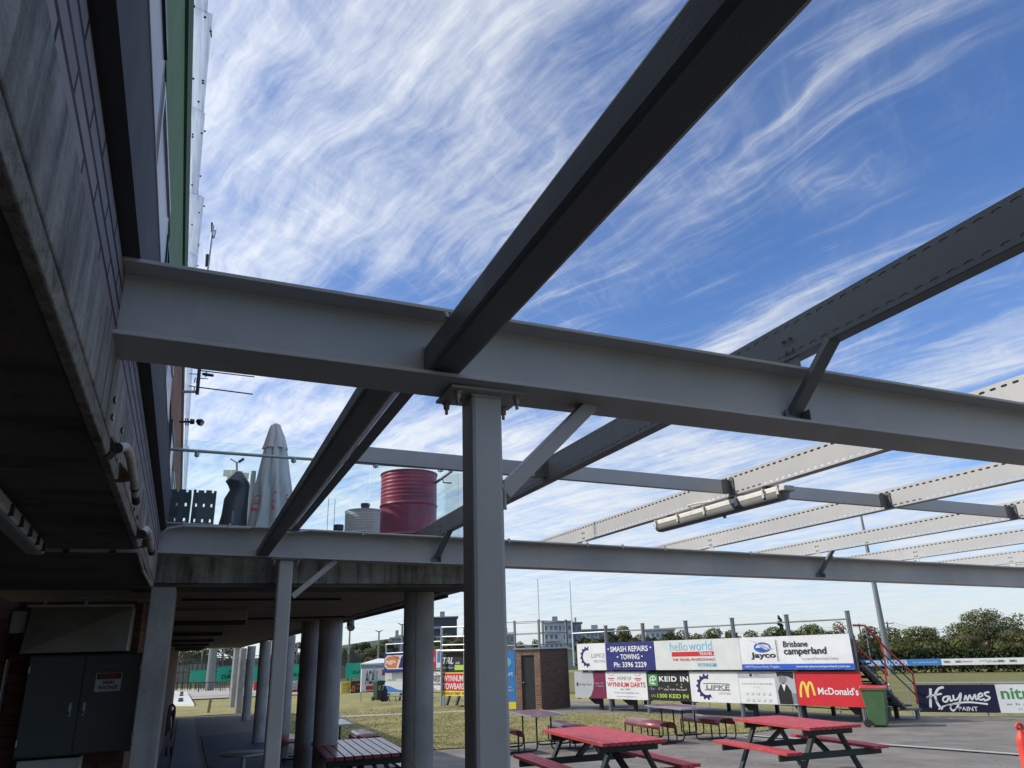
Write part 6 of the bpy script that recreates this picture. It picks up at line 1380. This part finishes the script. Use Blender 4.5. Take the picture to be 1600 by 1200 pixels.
tree('leafy_tree', 'green lower tree at the right edge in front of the dark one', 1584, 66, 982, 118, 'leaf', group=TG, seed=9, dens=1.4)
tree('leafy_tree', 'pale open crowned tree beside the last tall stand post', 1309, 36, 970, 128, 'leaf_olive', group=TG, seed=10, dens=.55)
tree('leafy_tree', 'round tree above the caravan dealer board', 1268, 48, 973, 128, 'leaf', group=TG, seed=11)
tree('leafy_tree', 'dark tree below the tall pine', 1207, 52, 978, 124, 'leaf_dark', group=TG, seed=12)
tree('norfolk_pine', 'tall tiered pine rising above the boards', 1217, 19, 961, 150, 'leaf_pine', 'pine', TG, 13, blobs=12)
tree('leafy_tree', 'low tree left of the tall pine', 1172, 44, 984, 126, 'leaf', group=TG, seed=14)
tree('leafy_tree', 'olive rounded tree right of the third stand post from the left', 1115, 50, 980, 128, 'leaf_olive', group=TG, seed=15)
tree('leafy_tree', 'dark tree over the right half of the travel board', 1140, 34, 983, 132, 'leaf_dark', group=TG, seed=21)
tree('leafy_tree', 'dark tree right of the low pale apartment block', 1066, 46, 983, 122, 'leaf_dark', group=TG, seed=16)
tree('leafy_tree', 'low bush like tree in front of the low pale apartment block', 1036, 40, 994, 116, 'leaf', group=TG, seed=17)
tree('leafy_tree', 'tall dark conical tree above the smash repairs board', 973, 46, 977, 120, 'leaf_dark', group=TG, seed=18, dens=1.5)
tree('leafy_tree', 'low light green tree above the first gear board', 928, 40, 996, 116, 'leaf', group=TG, seed=19)
tree('leafy_tree', 'small dark tree seen through the hut railing', 836, 22, 998, 130, 'leaf_dark', group=TG, seed=20)
tree('leafy_tree', 'small dark tree low behind the hut railing at left', 812, 30, 1002, 130, 'leaf_dark', group=TG, seed=22)
TL = 'trees on the left skyline'
for i, (px, w_, yt, D, lf, lab) in enumerate(((556, 44, 1006, 135, 'leaf_dark', 'rounded dark tree right of the paired round columns'), (584, 40, 1012, 130, 'leaf', 'lighter tree under the middle court light'), (572, 26, 1003, 190, 'leaf_dark', 'far tree peeking above the rounded dark tree'), (600, 34, 1000, 190, 'leaf_olive', 'olive tree on the slope left of the pale house'),
        (625, 34, 992, 215, 'leaf_dark', 'tree crowning the slope behind the pale house'), (608, 24, 1005, 150, 'leaf_dark', 'dark tree just above the dark blue board'), (645, 40, 990, 230, 'leaf_dark', 'hilltop tree hidden partly by the round column'), (672, 34, 993, 230, 'leaf_olive', 'olive hilltop tree below the dark tower'), (470, 40, 1003, 140, 'leaf_dark', 'dark tree between thin post and paired columns'),
        (452, 22, 995, 120, 'leaf_pine', 'wispy tree beside the thin pergola post'), (700, 44, 990, 200, 'leaf', 'green tree in front of the dark tower foot'), (724, 36, 992, 205, 'leaf_dark', 'dark tree beside the railed far stand'), (540, 30, 1012, 150, 'leaf_olive', 'small olive tree touching the paired columns'), (296, 60, 1003, 150, 'leaf_dark', 'dark tree seen under the terrace left of the thick pole'), (350, 56, 1000, 155, 'leaf_dark', 'dark tree seen under the terrace right of the thick pole'))):
    tree('leafy_tree', lab, px, w_, yt, D, lf, group=TL, seed=40+i, dens=.9, ybase=1040 if px < 600 else 1026)
# clipped hedge across the oval
hg = MB(); rn = random.Random(5)
for i in range(9000):
    px = rn.uniform(1350, 1680); D = rn.uniform(104.5, 106.5); yt = 1015+3*sin(px*.05)+2*sin(px*.13); P_ = at_D(px, 1034, D); zt = at_D(px, yt-(px-1350)*.012, D).z; z = -1.7+(zt+1.7)*rn.random()**.6
    p = Vector((P_.x, P_.y, z)); nn_ = Vector((rn.gauss(0, 1), rn.gauss(0, 1), rn.gauss(0, 1))).normalized(); a_ = nn_.orthogonal().normalized(); b_ = nn_.cross(a_); s = rn.uniform(.12, .28)
    hg.v += [tuple(p-a_*s), tuple(p-b_*s*.6), tuple(p+a_*s), tuple(p+b_*s*.6)]; m4 = len(hg.v)-4; hg.f.append((m4, m4+1, m4+2, m4+3)); hg.m.append(0)
hd_ = thing('hedge', 'long dark clipped hedge behind the boards across the oval', 'hedge', at_D(1480, 1038, 105)); hg.build('foliage', M['leaf_dark'], hd_)
wd_ = MB()
for i in range(22000):
    px = rn.uniform(1330, 1680) if i % 2 else rn.uniform(900, 1340); D = rn.uniform(150, 158); yt = (996 if px < 1340 else 1010)+5*sin(px*.07)+4*sin(px*.19)+2*sin(px*.5); P_ = at_D(px, 1030, D); zt = at_D(px, yt, D).z; z = -1.7+(zt+1.7)*rn.random()**.7
    p = Vector((P_.x, P_.y, z)); nn_ = Vector((rn.gauss(0, 1), rn.gauss(0, 1), rn.gauss(0, 1))).normalized(); a_ = nn_.orthogonal().normalized(); b_ = nn_.cross(a_); s = rn.uniform(.25, .5)
    wd_.v += [tuple(p-a_*s), tuple(p-b_*s*.6), tuple(p+a_*s), tuple(p+b_*s*.6)]; m4 = len(wd_.v)-4; wd_.f.append((m4, m4+1, m4+2, m4+3)); wd_.m.append(0)
wo_ = wd_.build('woodland', M['leaf_dark']); wo_['kind'] = 'stuff'

# grass tufts on the nearer lawn and along its ragged edges
gt = MB(); rn = random.Random(12)
def inpoly(x, y, P):
    c = False; j = len(P)-1
    for i in range(len(P)):
        if (P[i][1] > y) != (P[j][1] > y) and x < (P[j][0]-P[i][0])*(y-P[i][1])/(P[j][1]-P[i][1])+P[i][0]: c = not c
        j = i
    return c
cnt = 0
while cnt < 24000:
    D = 16+20*rn.random()**1.25; an = rn.uniform(radians(2), radians(47)); x, y = D*sin(an), D*cos(an)
    if not inpoly(x+rn.gauss(0, .10), y+rn.gauss(0, .10), lawn): continue
    if noise.noise(Vector((x*.9, y*.9, 0))) < rn.uniform(-.7, .5): continue
    cnt += 1; z = tz(x, y)+.015
    for _ in range(2):
        a_ = rn.uniform(0, 6.28); h = rn.uniform(.012, .045); w_ = rn.uniform(.010, .022); lx, ly = rn.uniform(-.03, .03), rn.uniform(-.03, .03)
        b0 = len(gt.v); gt.v += [(x-cos(a_)*w_, y-sin(a_)*w_, z), (x+cos(a_)*w_, y+sin(a_)*w_, z), (x+lx, y+ly, z+h)]; gt.f.append((b0, b0+1, b0+2)); gt.m.append(0)
go = gt.build('grass', M['tuft']); go['kind'] = 'stuff'
# dry leaves and grit on the paving
lt = MB()
for i in range(900):
    D = 9+14*rn.random(); an = rn.uniform(radians(18), radians(58)); x, y = D*sin(an), D*cos(an); z = tz(x, y)+.012; a_ = rn.uniform(0, 6.28); s = rn.uniform(.008, .026)
    lt.add([(x+s*cos(a_), y+s*sin(a_), z), (x-s*.5*sin(a_), y+s*.5*cos(a_), z+.006), (x-s*cos(a_), y-s*sin(a_), z), (x+s*.5*sin(a_), y-s*.5*cos(a_), z+.004)], [(0, 1, 2, 3)])
lo_ = lt.build('leaf_litter', M['bark']); lo_['kind'] = 'stuff'

for o in bpy.data.objects:
    if '_o' in o: del o['_o']
